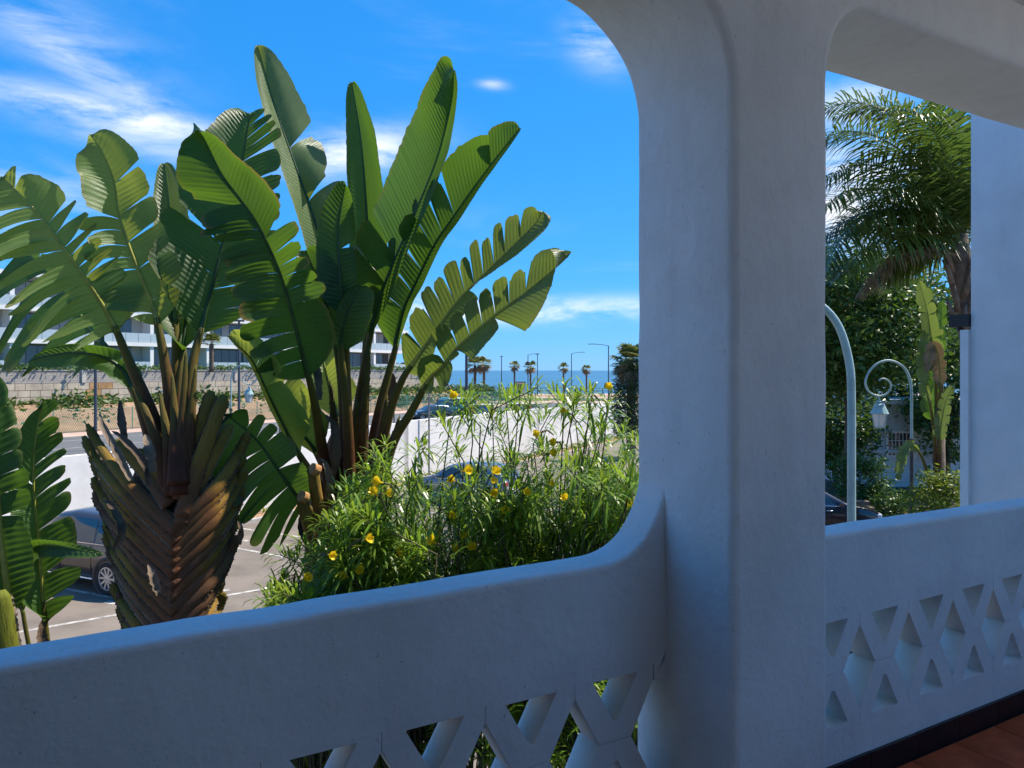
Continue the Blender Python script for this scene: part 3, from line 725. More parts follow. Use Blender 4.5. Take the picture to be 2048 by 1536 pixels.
def fan_palm(name, h, label, seed=0, crown_r=1.5, trunk_r=.2, skirt=True):
    """local coordinates, foot at the origin"""
    rs = np.random.RandomState(seed); root = empty(name, (0, 0, 0), label, 'palm tree', 'fan palms along the sea front')
    mb = MB(); prof = [(trunk_r*1.25, -.1), (trunk_r, .4)]+[(trunk_r*(.95+.1*((k % 2))), .4+(h-.5)*k/12) for k in range(1, 12)]+[(trunk_r*.8, h)]
    mb.lathe(prof, 9); mb.build('trunk', M['palmbark'], root, True)
    def fans(nf, lo, hi, R_, mat, nm, dz):
        vs_, fs = [], []
        for i in range(nf):
            azm = rs.uniform(0, 2*math.pi); e = rs.uniform(lo, hi); d = V((math.cos(azm)*math.cos(e), math.sin(azm)*math.cos(e), math.sin(e)))
            c = V((0, 0, h))+d*R_*.45; S = d.cross(V((0, 0, 1))).normalized(); U = S.cross(d)
            for j in range(13):
                a = R(-78+13*j); q = (d*math.cos(a)+S*math.sin(a)); l = R_*.62*(.75+.3*math.cos(a))*rs.uniform(.85, 1.1); wv = (q.cross(U)).normalized()*R_*.045
                k = len(vs_); vs_ += [c, c+q*l*.55-wv, c+q*l*.55+wv, c+q*l-V((0, 0, l*dz))]; fs += [(k, k+1, k+3, k+2)]
            k = len(vs_); w_ = S*.02; vs_ += [V((0, 0, h))-w_, V((0, 0, h))+w_, c+w_, c-w_]; fs += [(k, k+1, k+2, k+3)]
        return mesh(nm, vs_, fs, mat, root)
    fans(20, R(-5), R(75), crown_r, M['frond_lt'], 'crown', .28)
    if skirt: fans(12, R(-65), R(-10), crown_r*.9, M['frond_dry'], 'dead_fronds', .35)
    return root
protos = [fan_palm('fan_palm', 5.3, 'x', 1), fan_palm('fan_palm', 5.6, 'x', 2, 1.4), fan_palm('fan_palm', 5.0, 'x', 3, 1.7)]
far = [(784, 733, 150, 'fan palm in the close row beside the stone wall end, outermost'), (797, 736, 172, 'fan palm second in the close row beside the stone wall'),
       (809, 737, 168, 'fan palm third in the close row beside the stone wall'), (830, 735, 140, 'short fan palm standing between the close row and the bending leaf'),
       (848, 733, 158, 'fan palm half hidden behind the drooping leaf of the tall plant'), (950, 730, 126, 'leaning fan palm next to the thick dark lamp post'),
       (968, 729, 122, 'full-crowned fan palm close beside the leaning one'), (1029, 732, 160, 'lone fan palm against the sea beside a small kiosk'),
       (1061, 734, 170, 'fan palm standing directly behind a bent-arm street lamp'), (1127, 736, 166, 'scruffy fan palm against the sea beside the right-armed lamp'),
       (1173, 739, 150, 'fan palm with a browned crown between two street lamps')]
for i, (px, py, Y, lab) in enumerate(far):
    p = protos[i % 3]; o = p if i < 3 else copy_tree(p)
    q = at(px, py, Y); h0 = [5.3, 5.6, 5.0][i % 3]; sc = (q.z+.0)/h0
    o.location = (q.x, q.y, 0); o.scale = (sc, sc, sc); o.rotation_euler = (0, 0, i*1.3); o['label'] = lab
tp = fan_palm('fan_palm', 2.6, 'small fan palm planted in front of the white apartment block', 7, 1.25, .22, False)
q = at(423, 0, 73); tp.location = (q.x, q.y, 4.7); tp['group'] = 'palm in front of the flats'
# dark skirted palm next to the column
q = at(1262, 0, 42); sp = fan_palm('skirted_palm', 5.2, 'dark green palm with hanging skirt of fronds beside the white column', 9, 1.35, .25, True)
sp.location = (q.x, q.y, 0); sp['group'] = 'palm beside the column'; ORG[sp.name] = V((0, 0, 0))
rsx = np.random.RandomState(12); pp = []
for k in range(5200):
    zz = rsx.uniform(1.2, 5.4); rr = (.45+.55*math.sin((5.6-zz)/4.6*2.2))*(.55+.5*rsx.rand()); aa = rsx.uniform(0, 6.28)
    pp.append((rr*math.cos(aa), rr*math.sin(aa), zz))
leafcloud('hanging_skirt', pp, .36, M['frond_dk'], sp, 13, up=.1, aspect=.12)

# ------------------------------------------------------------------ street lamps
def street_lamp(h, arm, label, dirx=1):
    root = empty('street_lamp', (0, 0, 0), label, 'street lamp', 'street lamps')
    mb = MB(); mb.tube([(0, 0, -.05), (0, 0, .9), (0, 0, .92), (0, 0, h)], [.13, .13, .095, .07], 8); mb.build('pole', M['darkmetal'], root)
    if arm:
        mb = MB(); pts = [(0, 0, h-.1), (dirx*.12*arm, 0, h+.05), (dirx*.4*arm, 0, h+.16), (dirx*arm*.75, 0, h+.24)]; mb.tube(pts, .045, 6); mb.build('arm', M['darkmetal'], root)
        mb = MB(); mb.cbox(min(dirx*arm*.7, dirx*arm*1.15), max(dirx*arm*.7, dirx*arm*1.15), -.14, .14, h+.2, h+.29, .02); mb.build('lamp_head', M['darkmetal'], root)
    else:
        mb = MB(); mb.cbox(-.35, .35, -.3, .3, h, h+.1, .03); mb.build('lamp_head', M['darkmetal'], root)
    return root
for px, py, Y, arm, dx, lab in [(1217, 690, 112, 2.6, -1, 'tall street lamp with long arm by the dark skirted palm'), (1143, 706, 146, 2.2, 1, 'street lamp with arm bending over the sea, nearest the browned palm'),
        (1056, 709, 150, 1.9, 1, 'bent-arm street lamp in front of a fan palm'), (1075, 708, 152, 0, 1, 'straight street lamp close behind the bent-arm one'),
        (813, 714, 165, 0, 1, 'straight street lamp beside the close row of palms'), (828, 714, 170, 0, 1, 'thin straight street lamp between the close palm row and the drooping leaf'),
        (863, 716, 160, 0, 1, 'straight street lamp behind the drooping leaf tip'), (1003, 712, 140, 0, 1, 'slim street lamp between the palms and the sea'),
        (933, 690, 40, 0, 1, 'thick dark lamp post rising behind the white wall'), (191, 560, 46, 0, 1, 'dark grey lamp post by the stone retaining wall'),
        (478, 640, 52, 0, 1, 'dark lamp post beside the scroll lamp near the flats')]:
    q = at(px, py, Y); o = street_lamp(q.z-.1, arm, lab, dx); o.location = (q.x, q.y, 0); o.rotation_euler = (0, 0, -math.atan2(q.x, q.y))

def scroll_lamp(label):
    """old style lamp: pole bent into a scroll, lantern hanging from it; metres, pole foot at origin"""
    root = empty('scroll_lamp', (0, 0, 0), label, 'lamp post', 'scroll lamp posts')
    s = 19/F; z0 = 4.8+(740-880)*s
    px = [(1823, 880), (1823, 830), (1823, 795), (1821.5, 768), (1813, 742), (1797, 727), (1777, 721), (1757, 726), (1740, 741), (1731, 762), (1734, 778), (1744, 788), (1758, 792), (1771, 789), (1780, 780), (1782, 769), (1775, 760), (1765, 757), (1758, 761)]
    P, L = spline([((x-1823)*s, 0, 4.8+(740-y)*s) for x, y in px], 70)
    mb = MB(); mb.tube([V(p) for p in P], list(np.interp(np.linspace(0, 1, 70), [0, .35, 1], [.034, .032, .022])), 10); mb.build('scroll_arm', M['verdigris'], root, True)
    mb = MB(); mb.tube([(0, 0, -.3), (0, 0, z0)], .044, 10); mb.tube([(0, 0, z0-.05), (0, 0, z0+.03)], .060, 10); mb.build('post_base', M['rust'], root)
    cx, zt = (1759-1823)*s, 4.8+(740-792)*s
    lan = MB(); T_ = Matrix.Translation((cx, 0, 0))
    lan.tube([(cx, 0, zt), (cx, 0, zt-.12)], .014, 6)
    z = zt-.1
    lan.lathe([(.03, z), (.07, z-.03), (.045, z-.06), (.10, z-.10), (.125, z-.12), (.13, z-.15), (.20, z-.30), (.215, z-.335), (.20, z-.345)], 12, T_)
    lan.lathe([(.05, z-.70), (.135, z-.68), (.14, z-.66)], 8, T_)
    for k in range(6):
        a = 2*math.pi*k/6; lan.tube([(cx+.185*math.cos(a), .185*math.sin(a), z-.34), (cx+.128*math.cos(a), .128*math.sin(a), z-.67)], .010, 5)
    lo = lan.build('lantern', M['verdigris'], root)
    for k in range(6):
        a, b = 2*math.pi*k/6, 2*math.pi*(k+1)/6; r1, r2 = .178, .122
        mesh('lantern_pane', [(cx+r1*math.cos(a), r1*math.sin(a), z-.343), (cx+r1*math.cos(b), r1*math.sin(b), z-.343), (cx+r2*math.cos(b), r2*math.sin(b), z-.668), (cx+r2*math.cos(a), r2*math.sin(a), z-.668)], [(0, 1, 2, 3)], M['lampglass'], lo)
    return root
l1 = scroll_lamp('pale green scroll lamp with hanging lantern in the garden by the white house'); q = at(1823, 0, 19.0); l1.location = (q.x, q.y, 0)
l2 = copy_tree(l1); l2['label'] = 'pale green bent lamp pole rising close behind the parapet, beside the column'; q = at(1703, 0, 6.3); l2.location = (q.x, q.y, .40); l2.rotation_euler = (0, 0, R(8))
l3 = copy_tree(l1); l3['label'] = 'scroll lamp beyond the white boundary wall in front of the stone wall'; q = at(462, 0, 34.0); l3.location = (q.x, q.y, 0); l3.rotation_euler = (0, 0, R(180))
mb = MB(); mb.lathe([(.5, -.02), (.45, .25), (.2, .34), (.05, .36)], 14); o = mb.build('lamp_plinth', M['kerb']); o.location = (l2.location.x, l2.location.y, 0)
tag(o, 'round stone plinth under the nearest scroll lamp pole', 'plinth')

# thin galvanised posts in front of the white wall
q = ground_at(858, 905); 
po = empty('fence_post', at(858, 0, 34), 'thin galvanised post standing by the white boundary wall', 'post'); q = org(po); po.location = (q.x, q.y, 0); ORG[po.name] = V((q.x, q.y, 0))
mb = MB(); mb.tube([(q.x, q.y, 0), (q.x, q.y, ZC+(740-778)/F*34)], .04, 7); mb.build('shaft', M['galv'], po)
mb = MB(); mb.lathe([(.05, 0), (.05, .04), (.01, .07)], 8, Matrix.Translation((q.x, q.y, ZC+(740-778)/F*34-.01))); mb.build('cap', M['galv'], po)

# promenade: railing, lawns, kiosk
sheet('promenade', [at(700, 0, 118).to_2d(), at(1500, 0, 108).to_2d(), at(1500, 0, 152).to_2d(), at(640, 0, 155).to_2d()], .006, M['pave'])
sheet('lawn', [at(880, 0, 122).to_2d(), at(1500, 0, 116).to_2d(), at(1500, 0, 128).to_2d(), at(880, 0, 133).to_2d()], .012, M['grassg'])
sheet('sea_front_lawn', [at(900, 0, 142).to_2d(), at(1500, 0, 134).to_2d(), at(1500, 0, 140).to_2d(), at(900, 0, 149).to_2d()], .012, M['soil'])
rl = empty('promenade_railing', at(1060, 0, 157)*1, 'dark railing along the sea front promenade', 'railing'); ra, rb = at(860, 0, 160), at(1500, 0, 150)
ORG[rl.name] = V((ra.x, ra.y, 0)); rl.location = (ra.x, ra.y, 0); ra.z = rb.z = 0
nR = 36
for k in range(nR+1):
    p = ra.lerp(rb, k/nR); mb = MB(); mb.box(p.x-.07, p.x+.07, p.y-.05, p.y+.05, -.2, 1.2); mb.build('post', M['darkmetal'], rl)
for z in (.6, 1.15):
    mb = MB(); mb.tube([ra+V((0, 0, z)), rb+V((0, 0, z))], .06, 5); mb.build('rail', M['darkmetal'], rl)
ki = empty('kiosk', at(1041, 0, 156), 'small beige kiosk beside the lone fan palm', 'kiosk'); q = org(ki); ki.location = (q.x, q.y, 0); ORG[ki.name] = V((q.x, q.y, 0))
mb = MB(); mb.box(q.x-.9, q.x+.9, q.y-.8, q.y+.8, -.15, 2.3); mb.build('wall', M['beige'], ki)
mb = MB(); mb.box(q.x-1.1, q.x+1.1, q.y-1, q.y+1, 2.3, 2.45); mb.build('roof', M['darkmetal'], ki)
mb = MB(); mb.box(q.x-.6, q.x+.6, q.y-.83, q.y-.79, .9, 1.9); mb.build('hatch', M['window'], ki)
def storage_bin(px, Y, wd, label, doors):
    q = at(px, 0, Y); q.z = 0; b = empty('market_cabin', q, label, 'cabin')
    mb = MB(); mb.box(q.x-wd/2, q.x+wd/2, q.y-.9, q.y+.9, -.02, 1.5); mb.build('body', M['orange'], b)
    for d0, d1 in doors:
        mb = MB(); mb.box(q.x-wd/2+d0*wd, q.x-wd/2+d1*wd, q.y-.94, q.y-.885, .08, 1.42); mb.build('panel', M['bluepanel'], b)
    mb = MB(); mb.box(q.x-wd/2-.1, q.x+wd/2+.1, q.y-1, q.y+1, 1.5, 1.6); mb.build('roof', M['beige'], b)
storage_bin(962, 72, 2.4, 'orange cabin with a wide blue panel beside the green van', [(.35, .8)])
storage_bin(1047, 74, 3.0, 'orange cabin with two blue panels behind the white wall', [(.35, .55), (.8, .98)])
# fence by the van
fp = empty('road_fence', wl(30, -4), 'thin dark mesh fence posts in front of the green van', 'fence')
for k in range(7):
    p = wl(14+k*4.2, -6.5); mb = MB(); mb.tube([p, p+V((0, 0, 3.1))], .035, 6); mb.build('post', M['darkmetal'], fp)
for z in (.3, 1.6, 3.0):
    mb = MB(); mb.tube([wl(14, -6.5, z), wl(39.2, -6.5, z)], .014, 5); mb.build('wire', M['darkmetal'], fp)

# ================================================================== VEHICLES (local: x forward, z up)
def car(name, label, L, Wd, prof, belt, wb, rw_, paint, wins, screen, rear, cabin, group='cars', spokes=10, tall=False):
    root = empty(name, (0, 0, 0), label, 'van' if tall else 'car', group)
    xs_ = np.linspace(-L/2, L/2, 41); px_ = [p[0] for p in prof]; pz_ = [p[1] for p in prof]
    ztop = lambda x: float(np.interp(x, px_, pz_))
    hw = lambda x: Wd/2*(1-.20*max(0, (abs(x)-L*.36)/(L*.14))**2)
    bl = lambda x: min(ztop(x)-.02, belt+.05*(-x/L))
    zl = lambda x: .22+.10*max(0, (abs(x)-L*.40)/(L*.10))
    def ring(x):
        wv, zb, zt, lo = hw(x), bl(x), ztop(x), zl(x); g = max(0.0, min(1, (zt-zb)/.5)); k5 = wv*(.965-.20*g*(0.45 if tall else 1)); zr = zt-.05*g-.01
        return [(0, lo), (wv*.86, lo), (wv*.97, lo+.13), (wv, lo+(zb-lo)*.55), (wv*.985, zb-.05), (wv*.955, zb), ((wv*.955+k5)/2+.01, (zb+zr)/2), (k5, zr), (k5*.82, zt-.008*g), (0, zt)]
    vs_, fs = [], []
    for x in xs_:
        r = ring(x); full = r+[(-y, z) for y, z in reversed(r[1:-1])]
        vs_ += [(x, y, z) for y, z in full]
    n = len(ring(0))*2-2
    for i in range(len(xs_)-1):
        for j in range(n): fs.append((i*n+j, i*n+(j+1) % n, (i+1)*n+(j+1) % n, (i+1)*n+j))
    fs += [tuple(range(n)), tuple((len(xs_)-1)*n+j for j in reversed(range(n)))]
    body = mesh('body', vs_, fs, M[paint], root, True)
    def side(x, s, sd, off=.006):
        r = ring(x); a, b, c = r[5], r[6], r[7]
        y, z = (a[0]+(b[0]-a[0])*s*2, a[1]+(b[1]-a[1])*s*2) if s < .5 else (b[0]+(c[0]-b[0])*(s*2-1), b[1]+(c[1]-b[1])*(s*2-1))
        return V((x, sd*(y+off), z))
    for sd in (-1, 1):
        for (x0a, x0b, x1a, x1b) in wins:       # bottom x0, top x0 .. bottom x1, top x1
            gv_, gf_ = [], []
            for i in range(7):
                for j in range(5):
                    s = .07+.83*j/4; xa = x0a+(x0b-x0a)*s; xb = x1a+(x1b-x1a)*s; gv_.append(side(xa+(xb-xa)*i/6, s, sd))
            for i in range(6):
                for j in range(4): gf_.append((i*5+j, i*5+j+1, (i+1)*5+j+1, (i+1)*5+j))
            mesh('side_window', gv_, gf_, M['carglass'], root, True)
    def topglass(nm, xa, xb):
        gv_, gf_ = [], []
        for i in range(7):
            x = xa+(xb-xa)*i/6; r = ring(x)
            for j in range(7):
                y = (-1+2*j/6)*r[7][0]*.9; gv_.append((x, y, ztop(x)+.008-.02*(abs(y)/max(.1, r[7][0]))**3))
        for i in range(6):
            for j in range(6): gf_.append((i*7+j, i*7+j+1, (i+1)*7+j+1, (i+1)*7+j))
        mesh(nm, gv_, gf_, M['carglass'], root, True)
    topglass('windscreen', *screen); topglass('rear_window', *rear)
    for sx in (-1, 1):
        for sd in (-1, 1):
            x = sx*wb/2; y = sd*(Wd/2-.10)
            Mx = Matrix.Translation((x, y, rw_)) @ Matrix.Rotation(R(-90*sd), 4, 'X')
            ar = MB(); ar.lathe([(rw_+.075, .0), (rw_+.085, .115), (rw_+.02, .118), (rw_-.02, .06)], 28, Mx, False); ar.build('wheel_arch', M['carblack'], root, True)
            ty = MB(); ty.lathe([(rw_*.68, -.10), (rw_*.95, -.10), (rw_, -.06), (rw_, .07), (rw_*.95, .11), (rw_*.70, .118), (rw_*.66, .08)], 28, Mx, False); wh = ty.build('wheel', M['rubber'], root, True)
            ri = MB(); ri.lathe([(rw_*.69, .085), (rw_*.69, .112), (rw_*.62, .112), (rw_*.61, .05)], 28, Mx, False)
            ri.lathe([(rw_*.16, .05), (rw_*.15, .10), (.01, .105)], 12, Mx)
            for k in range(spokes):
                a = 2*math.pi*k/spokes; ca, sa = math.cos(a), math.sin(a); b_ = .022
                q = [V((ca*r_-sa*b_*e, sa*r_+ca*b_*e, zz)) for r_, zz in ((rw_*.1, .098), (rw_*.64, .104)) for e in (-1, 1)]
                ri.add([Mx @ p for p in q]+[Mx @ (p-V((0, 0, .04))) for p in q], [(0, 1, 3, 2), (0, 2, 6, 4), (1, 5, 7, 3)])
            ri.build('rim', M['alloy'], wh)
            dk = MB(); dk.lathe([(.01, .03), (rw_*.66, .03)], 24, Mx, False); dk.build('brake_disc', M['carblack'], wh)
    for sd in (-1, 1):
        for x in cabin:
            h = MB(); y = sd*(hw(x)*.985+.012); z = belt-.13; h.tube([(x-.10, y, z), (x-.06, y+sd*.02, z+.004), (x+.06, y+sd*.02, z+.004), (x+.10, y, z)], .014, 6); h.build('door_handle', M['chrome'], root, True)
            g_ = MB(); g_.box(x-.17, x-.165, min(sd*(hw(x)-.01), sd*(hw(x)+.003)), max(sd*(hw(x)-.01), sd*(hw(x)+.003)), .38, belt-.02); g_.build('door_gap', M['carblack'], root)
        st = MB(); st.tube([(-wb/2+rw_+.1, sd*(Wd/2*.985), .30), (wb/2-rw_-.1, sd*(Wd/2*.985), .30)], .022, 6); st.build('sill_trim', M['chrome'] if not tall else M['carblack'], root)
        bt = MB(); bt.tube([side(x, .02, sd, .004) for x in np.linspace(wins[0][0], wins[-1][2], 14)], .012, 5); bt.build('window_trim', M['chrome'], root)
        mi = MB(); mx_ = screen[0]-.15 if screen[0] < screen[1] else screen[1]; x = wins[-1][2]-.05
        mi.cbox(x-.06, x+.06, *sorted((sd*(hw(x)+.02), sd*(hw(x)+.20))), belt+.0, belt+.15, .03); mi.build('mirror', M[paint], root)
        hl = MB(); x = L/2-.30; hl.cbox(x-.16, x+.19, *sorted((sd*(hw(x)*.62), sd*(hw(x)*.965))), ztop(x)-.23, ztop(x)-.075, .03); hl.build('headlight', M['clearlens'], root)
        tl = MB(); x = -L/2+.10; tl.cbox(x-.09, x+.10, *sorted((sd*(hw(x)*.66), sd*(hw(x)*.99))), belt-.20, belt-.03, .03); tl.build('tail_light', M['redlens'], root)
    for xe, nm in ((L/2-.02, 'front_plate'), (-L/2+.02, 'rear_plate')):
        b_ = MB(); b_.box(xe-.03, xe+.03, -.26, .26, .48, .60); b_.build(nm, M['white'], root)
    return root
suvp = [(-2.35, .75), (-2.28, 1.0), (-2.05, 1.28), (-1.6, 1.56), (-.9, 1.66), (0, 1.67), (.5, 1.60), (1.05, 1.20), (1.25, 1.06), (1.9, .98), (2.22, .86), (2.35, .66)]
suv = car('parked_suv', 'bronze grey SUV parked behind the thick fan-shaped trunk', 4.7, 1.88, suvp, 1.03, 2.8, .36, 'suvpaint',
          [(-1.75, -1.45, -.98, -.96), (-.92, -.90, .06, .04), (.12, .10, .98, .55)], (.55, 1.02), (-2.12, -1.62), (-.72, .30), 'cars in the car park')
rwp = ground_at(222, 1190); hd_ = V((-.906, .423, 0)).normalized(); ctr = rwp + hd_*1.4 + V((hd_.y, -hd_.x, 0))*.0
nrm = V((hd_.y, -hd_.x, 0));  nrm = nrm if nrm.y > 0 else -nrm
ctr = rwp + hd_*1.4 + nrm*.84
suv.location = (ctr.x, ctr.y, .008); suv.rotation_euler = (0, 0, math.atan2(hd_.y, hd_.x))
hat = [(-2.0, .72), (-1.95, 1.0), (-1.6, 1.36), (-1.1, 1.46), (-.2, 1.47), (.25, 1.40), (.95, .98), (1.55, .86), (1.85, .74), (2.0, .55)]
hargs = (4.0, 1.74, hat, .92, 2.5, .315)
hw_ = [(-1.42, -1.2, -.62, -.62), (-.56, -.56, .78, .30)]
bk = car('parked_car', 'dark navy hatchback under the trees beside the near lamp pole', *hargs, 'navypaint', hw_, (.32, .90), (-1.92, -1.62), (-.30, .45), 'cars in the car park', 9)
q = at(1612, 0, 22.8); bk.location = (q.x, q.y, .008); bk.rotation_euler = (0, 0, R(-8))
gc = car('parked_car', 'grey-blue car glimpsed through the yellow-flowered shrub', *hargs, 'greypaint', hw_, (.32, .90), (-1.92, -1.62), (-.30, .45), 'cars in the car park', 9)
q = ground_at(930, 1003); gc.location = (q.x, q.y, .008); gc.rotation_euler = (0, 0, math.atan2(hd_.y, hd_.x))
bc = car('parked_car', 'small dark blue car parked in front of the green van', *hargs, 'bluepaint', hw_, (.32, .90), (-1.92, -1.62), (-.30, .45), 'cars on the road', 9)
q = at(862, 0, 74); bc.location = (q.x, q.y, .01); bc.rotation_euler = (0, 0, R(-150))
vp = [(-2.3, 1.9), (-2.25, 2.0), (-.5, 2.05), (.9, 2.03), (1.25, 1.80), (1.75, 1.20), (2.2, 1.0), (2.4, .7)]
van = car('parked_van', 'dark green van parked behind the white wall', 4.8, 1.85, vp, 1.12, 2.9, .33, 'greenpaint', [(-.3, -.3, .4, .4), (.48, .48, 1.5, 1.0)], (1.28, 1.72), (-2.29, -2.26), (.1, .8), 'cars on the road', 6, True)
q = at(905, 0, 78); van.location = (q.x, q.y, .01); van.rotation_euler = (0, 0, R(-148))
#PLANTS#
# ================================================================== BIG-LEAVED PLANTS
CAMP = V((0, 0, ZC))
def width_prof(t, tipk=2.6, b0=.14):
    a = min(1.0, (t/b0)**.55) if t > 0 else 0
    e = max(0.0, 1-max(0.0, (t-.45)/.55)**tipk)
    return a*e**.6
def big_leaf(plant, pts, bs, wL, wR, aL=12, aR=12, tL=(), tR=(), dL=.10, dR=.10, cL=0., cR=0., mat='leaf', rib='rib_dk', r0=.036, seed=0, gap=.10, nm='leaf', lean=(18, 50), dry=.25, top=None, label=None, tipk=2.6):
    """pts: petiole foot -> tip as (px,py,depth); bs: fraction where the blade starts; w in px at leaf depth; tears at blade fraction"""
    rs = np.random.RandomState(seed+77); W_ = [at(*p) for p in pts]
    P, L = spline(W_, 160); nP = len(P)
    dmid = pts[len(pts)*2//3][2]; k_ = dmid/F
    def mp(f):
        x = f*(nP-1); i = int(min(nP-2, max(0, math.floor(x)))); a = P[i]+(P[i+1]-P[i])*(x-i)
        T = P[min(nP-1, i+3)]-P[max(0, i-2)]; return V(a), V(T).normalized()
    # petiole and midrib
    n = 46; mb = MB(); fr = np.linspace(0, 1, n); cen = [mp(f)[0] for f in fr]
    rad = np.interp(fr, [0, bs*.5, bs, bs+.12*(1-bs), 1], [r0*1.25, r0*.95, r0*.55, r0*.34, .0022])
    k0 = len(mb.v)
    pet_i = int(bs*n)+1
    mb.tube(cen[:pet_i+1], list(rad[:pet_i+1]), 10)
    pobj = mb.build('petiole', M['petiole'], plant, True)
    lobj_v, lobj_f, uv, dr = [], [], [], []
    Lb = L*(1-bs)
    for sd, wpx, ang, tears, droop, curl in ((1, wL, aL, tL, dL, cL), (-1, wR, aR, tR, dR, cR)):
        if wpx <= 0: continue
        wm = wpx*k_; cuts = [0.0]+sorted(tears)+[1.0]
        for q in range(len(cuts)-1):
            ta, tb = cuts[q], cuts[q+1]; tcn = (ta+tb)/2; hf = (tb-ta)/2+1e-6
            nr = max(3, int((tb-ta)*Lb/.0055)); nc = 9
            ex = rs.normal(); g_ = gap*(1 if len(tears) else 0)*rs.uniform(.15, 2.0); u0 = rs.uniform(.02, .55)*(rs.rand() < .6); sdr = droop*(1+.45*rs.normal()*(len(tears) > 0)); scu = curl*(1+.5*rs.normal())
            tw = rs.normal()*.22*(len(tears) > 0); short = 1-.16*rs.rand()*(len(tears) > 2); dd = dry*rs.rand()**2
            lft = rs.normal()*.10*(len(tears) > 1); skew = rs.uniform(.75, 1.25)
            k0 = len(lobj_v)
            for i in range(nr+1):
                t = ta+(tb-ta)*i/nr; f = bs+(1-bs)*t; c, T = mp(f)
                vdir = (c-CAMP).normalized(); S = T.cross(vdir).normalized(); Nn = S.cross(T).normalized()
                if Nn.dot(vdir) > 0: Nn = -Nn
                aa = R(ang)+.10*ex*(len(tears) > 1)
                side = S*sd*math.cos(aa)+Nn*math.sin(aa); nor = T.cross(side)*sd
                ln = R(lean[0]+(lean[1]-lean[0])*t**1.5)
                dv = (side*math.cos(ln)+T*math.sin(ln))
                rel = (t-tcn)/hf
                asym = rel*skew; ww = wm*width_prof(t, tipk)*short*(1-(.20 if len(tears) > 4 else .08)*abs(min(1, max(-1, asym)))**4*(len(tears) > 0))*(1+.05*noise.noise((t*9, seed, sd))+.035*noise.noise((t*42, seed*3, sd)))
                rp = (.0022+.0018*noise.noise((t*4, seed*1.7, sd)))*math.sin(2*math.pi*t*Lb/.027+1.5*noise.noise((t*6, seed, 0)))
                for j in range(nc):
                    u = j/(nc-1); uu = u**.9
                    p = c+dv*(ww*uu)
                    p -= T*((t-tcn)*Lb*g_*max(0, (uu-u0)/(1-u0))**1.15)
                    p += nor*(tw*rel*hf*Lb*uu*1.2+lft*ww*uu*uu)
                    p += nor*(rp*min(1, u*4)*(1-.75*u)) + nor*(scu*ww*u**2.2) + nor*(.012*noise.noise((t*5+seed, u*2, sd*3.1)))*u
                    p.z -= sdr*ww*u**2
                    lobj_v.append(p); uv.append((u, t*Lb)); dr.append(min(.9, dd*max(0, (u-.88)/.12)*2))
            for i in range(nr):
                for j in range(nc-1):
                    a = k0+i*nc+j; lobj_f.append((a, a+1, a+nc+1, a+nc) if sd > 0 else (a, a+nc, a+nc+1, a+1))
    lo = mesh(nm, lobj_v, lobj_f, M[mat], plant, True, uv, dr)
    mb = MB(); st = max(0, pet_i-1); fr2 = np.linspace(fr[st], 1, 60); cc = [mp(f)[0] for f in fr2]
    rr = np.interp(fr2, [0, bs*.5, bs, bs+.12*(1-bs), 1], [r0*1.25, r0*.95, r0*.55, r0*.34, .0022])
    mb.tube(cc, list(rr), 8); mb.build('midrib', M[rib], lo, True)
    if label: lo['label'] = label
    return lo
def tears(a, b, n, seed, jit=.5):
    rs = np.random.RandomState(seed); st = (b-a)/n
    return [a+st*(k+.5)+rs.uniform(-jit, jit)*st for k in range(n)]
def stub(plant, pts, w0, w1, mat, seed, thick=.55, teeth=True, tipcut=True, nm='petiole_stub'):
    """cut leaf base: convex boat-shaped strip following pts (px,py,depth), widths in px"""
    rs = np.random.RandomState(seed); W_ = [at(*p) for p in pts]; n = 22; P, L = spline(W_, n); k_ = pts[0][2]/F
    vs_, fs, uv = [], [], []; m_ = 10; edge = []
    for i in range(n):
        t = i/(n-1); c = V(P[i]); T = V(P[min(n-1, i+1)]-P[max(0, i-1)]).normalized(); vd = (c-CAMP).normalized()
        S = T.cross(vd).normalized(); Nn = S.cross(T).normalized(); Nn = -Nn if Nn.dot(vd) > 0 else Nn
        hw = .5*(w0+(w1-w0)*t**.8)*k_*(1-.55*max(0, (t-.93)/.07)**2); 
        for j in range(m_):
            a = 2*math.pi*j/m_; y = math.cos(a)*hw; z = math.sin(a)*hw*(thick if math.sin(a) > 0 else .18)
            vs_.append(c+S*y+Nn*z + V((0, 0, .004*noise.noise((seed, i*.8, j))))); uv.append((j/m_, t))
        edge.append((c, S, Nn, hw))
    for i in range(n-1):
        for j in range(m_): fs.append((i*m_+j, i*m_+(j+1) % m_, (i+1)*m_+(j+1) % m_, (i+1)*m_+j))
    fs += [tuple(reversed(range(m_))), tuple((n-1)*m_+j for j in range(m_))]
    o = mesh(nm, vs_, fs, M[mat], plant, True, uv)
    if teeth:
        vs_, fs = [], []
        for sd in (-1, 1):
            K = 64; k0 = len(vs_)
            for i in range(K):
                x = i/(K-1)*(n-1)*.97; a = int(min(n-2, x)); f = x-a
                c = edge[a][0].lerp(edge[a+1][0], f); S, Nn = edge[a][1], edge[a][2]; hw = edge[a][3]
                jag = (.2+abs(rs.normal())*.5)*.008*(1.0 if i % 2 else .25)
                vs_ += [c+S*sd*hw*.86+Nn*.006, c+S*sd*(hw+jag)+Nn*(.004+rs.normal()*.004)]
            for i in range(K-1): fs.append((k0+2*i, k0+2*i+1, k0+2*i+3, k0+2*i+2))
        mesh('dry_margin', vs_, fs, M['husk'] if rs.rand() > .35 else M['husk_lt'], o)
    return o
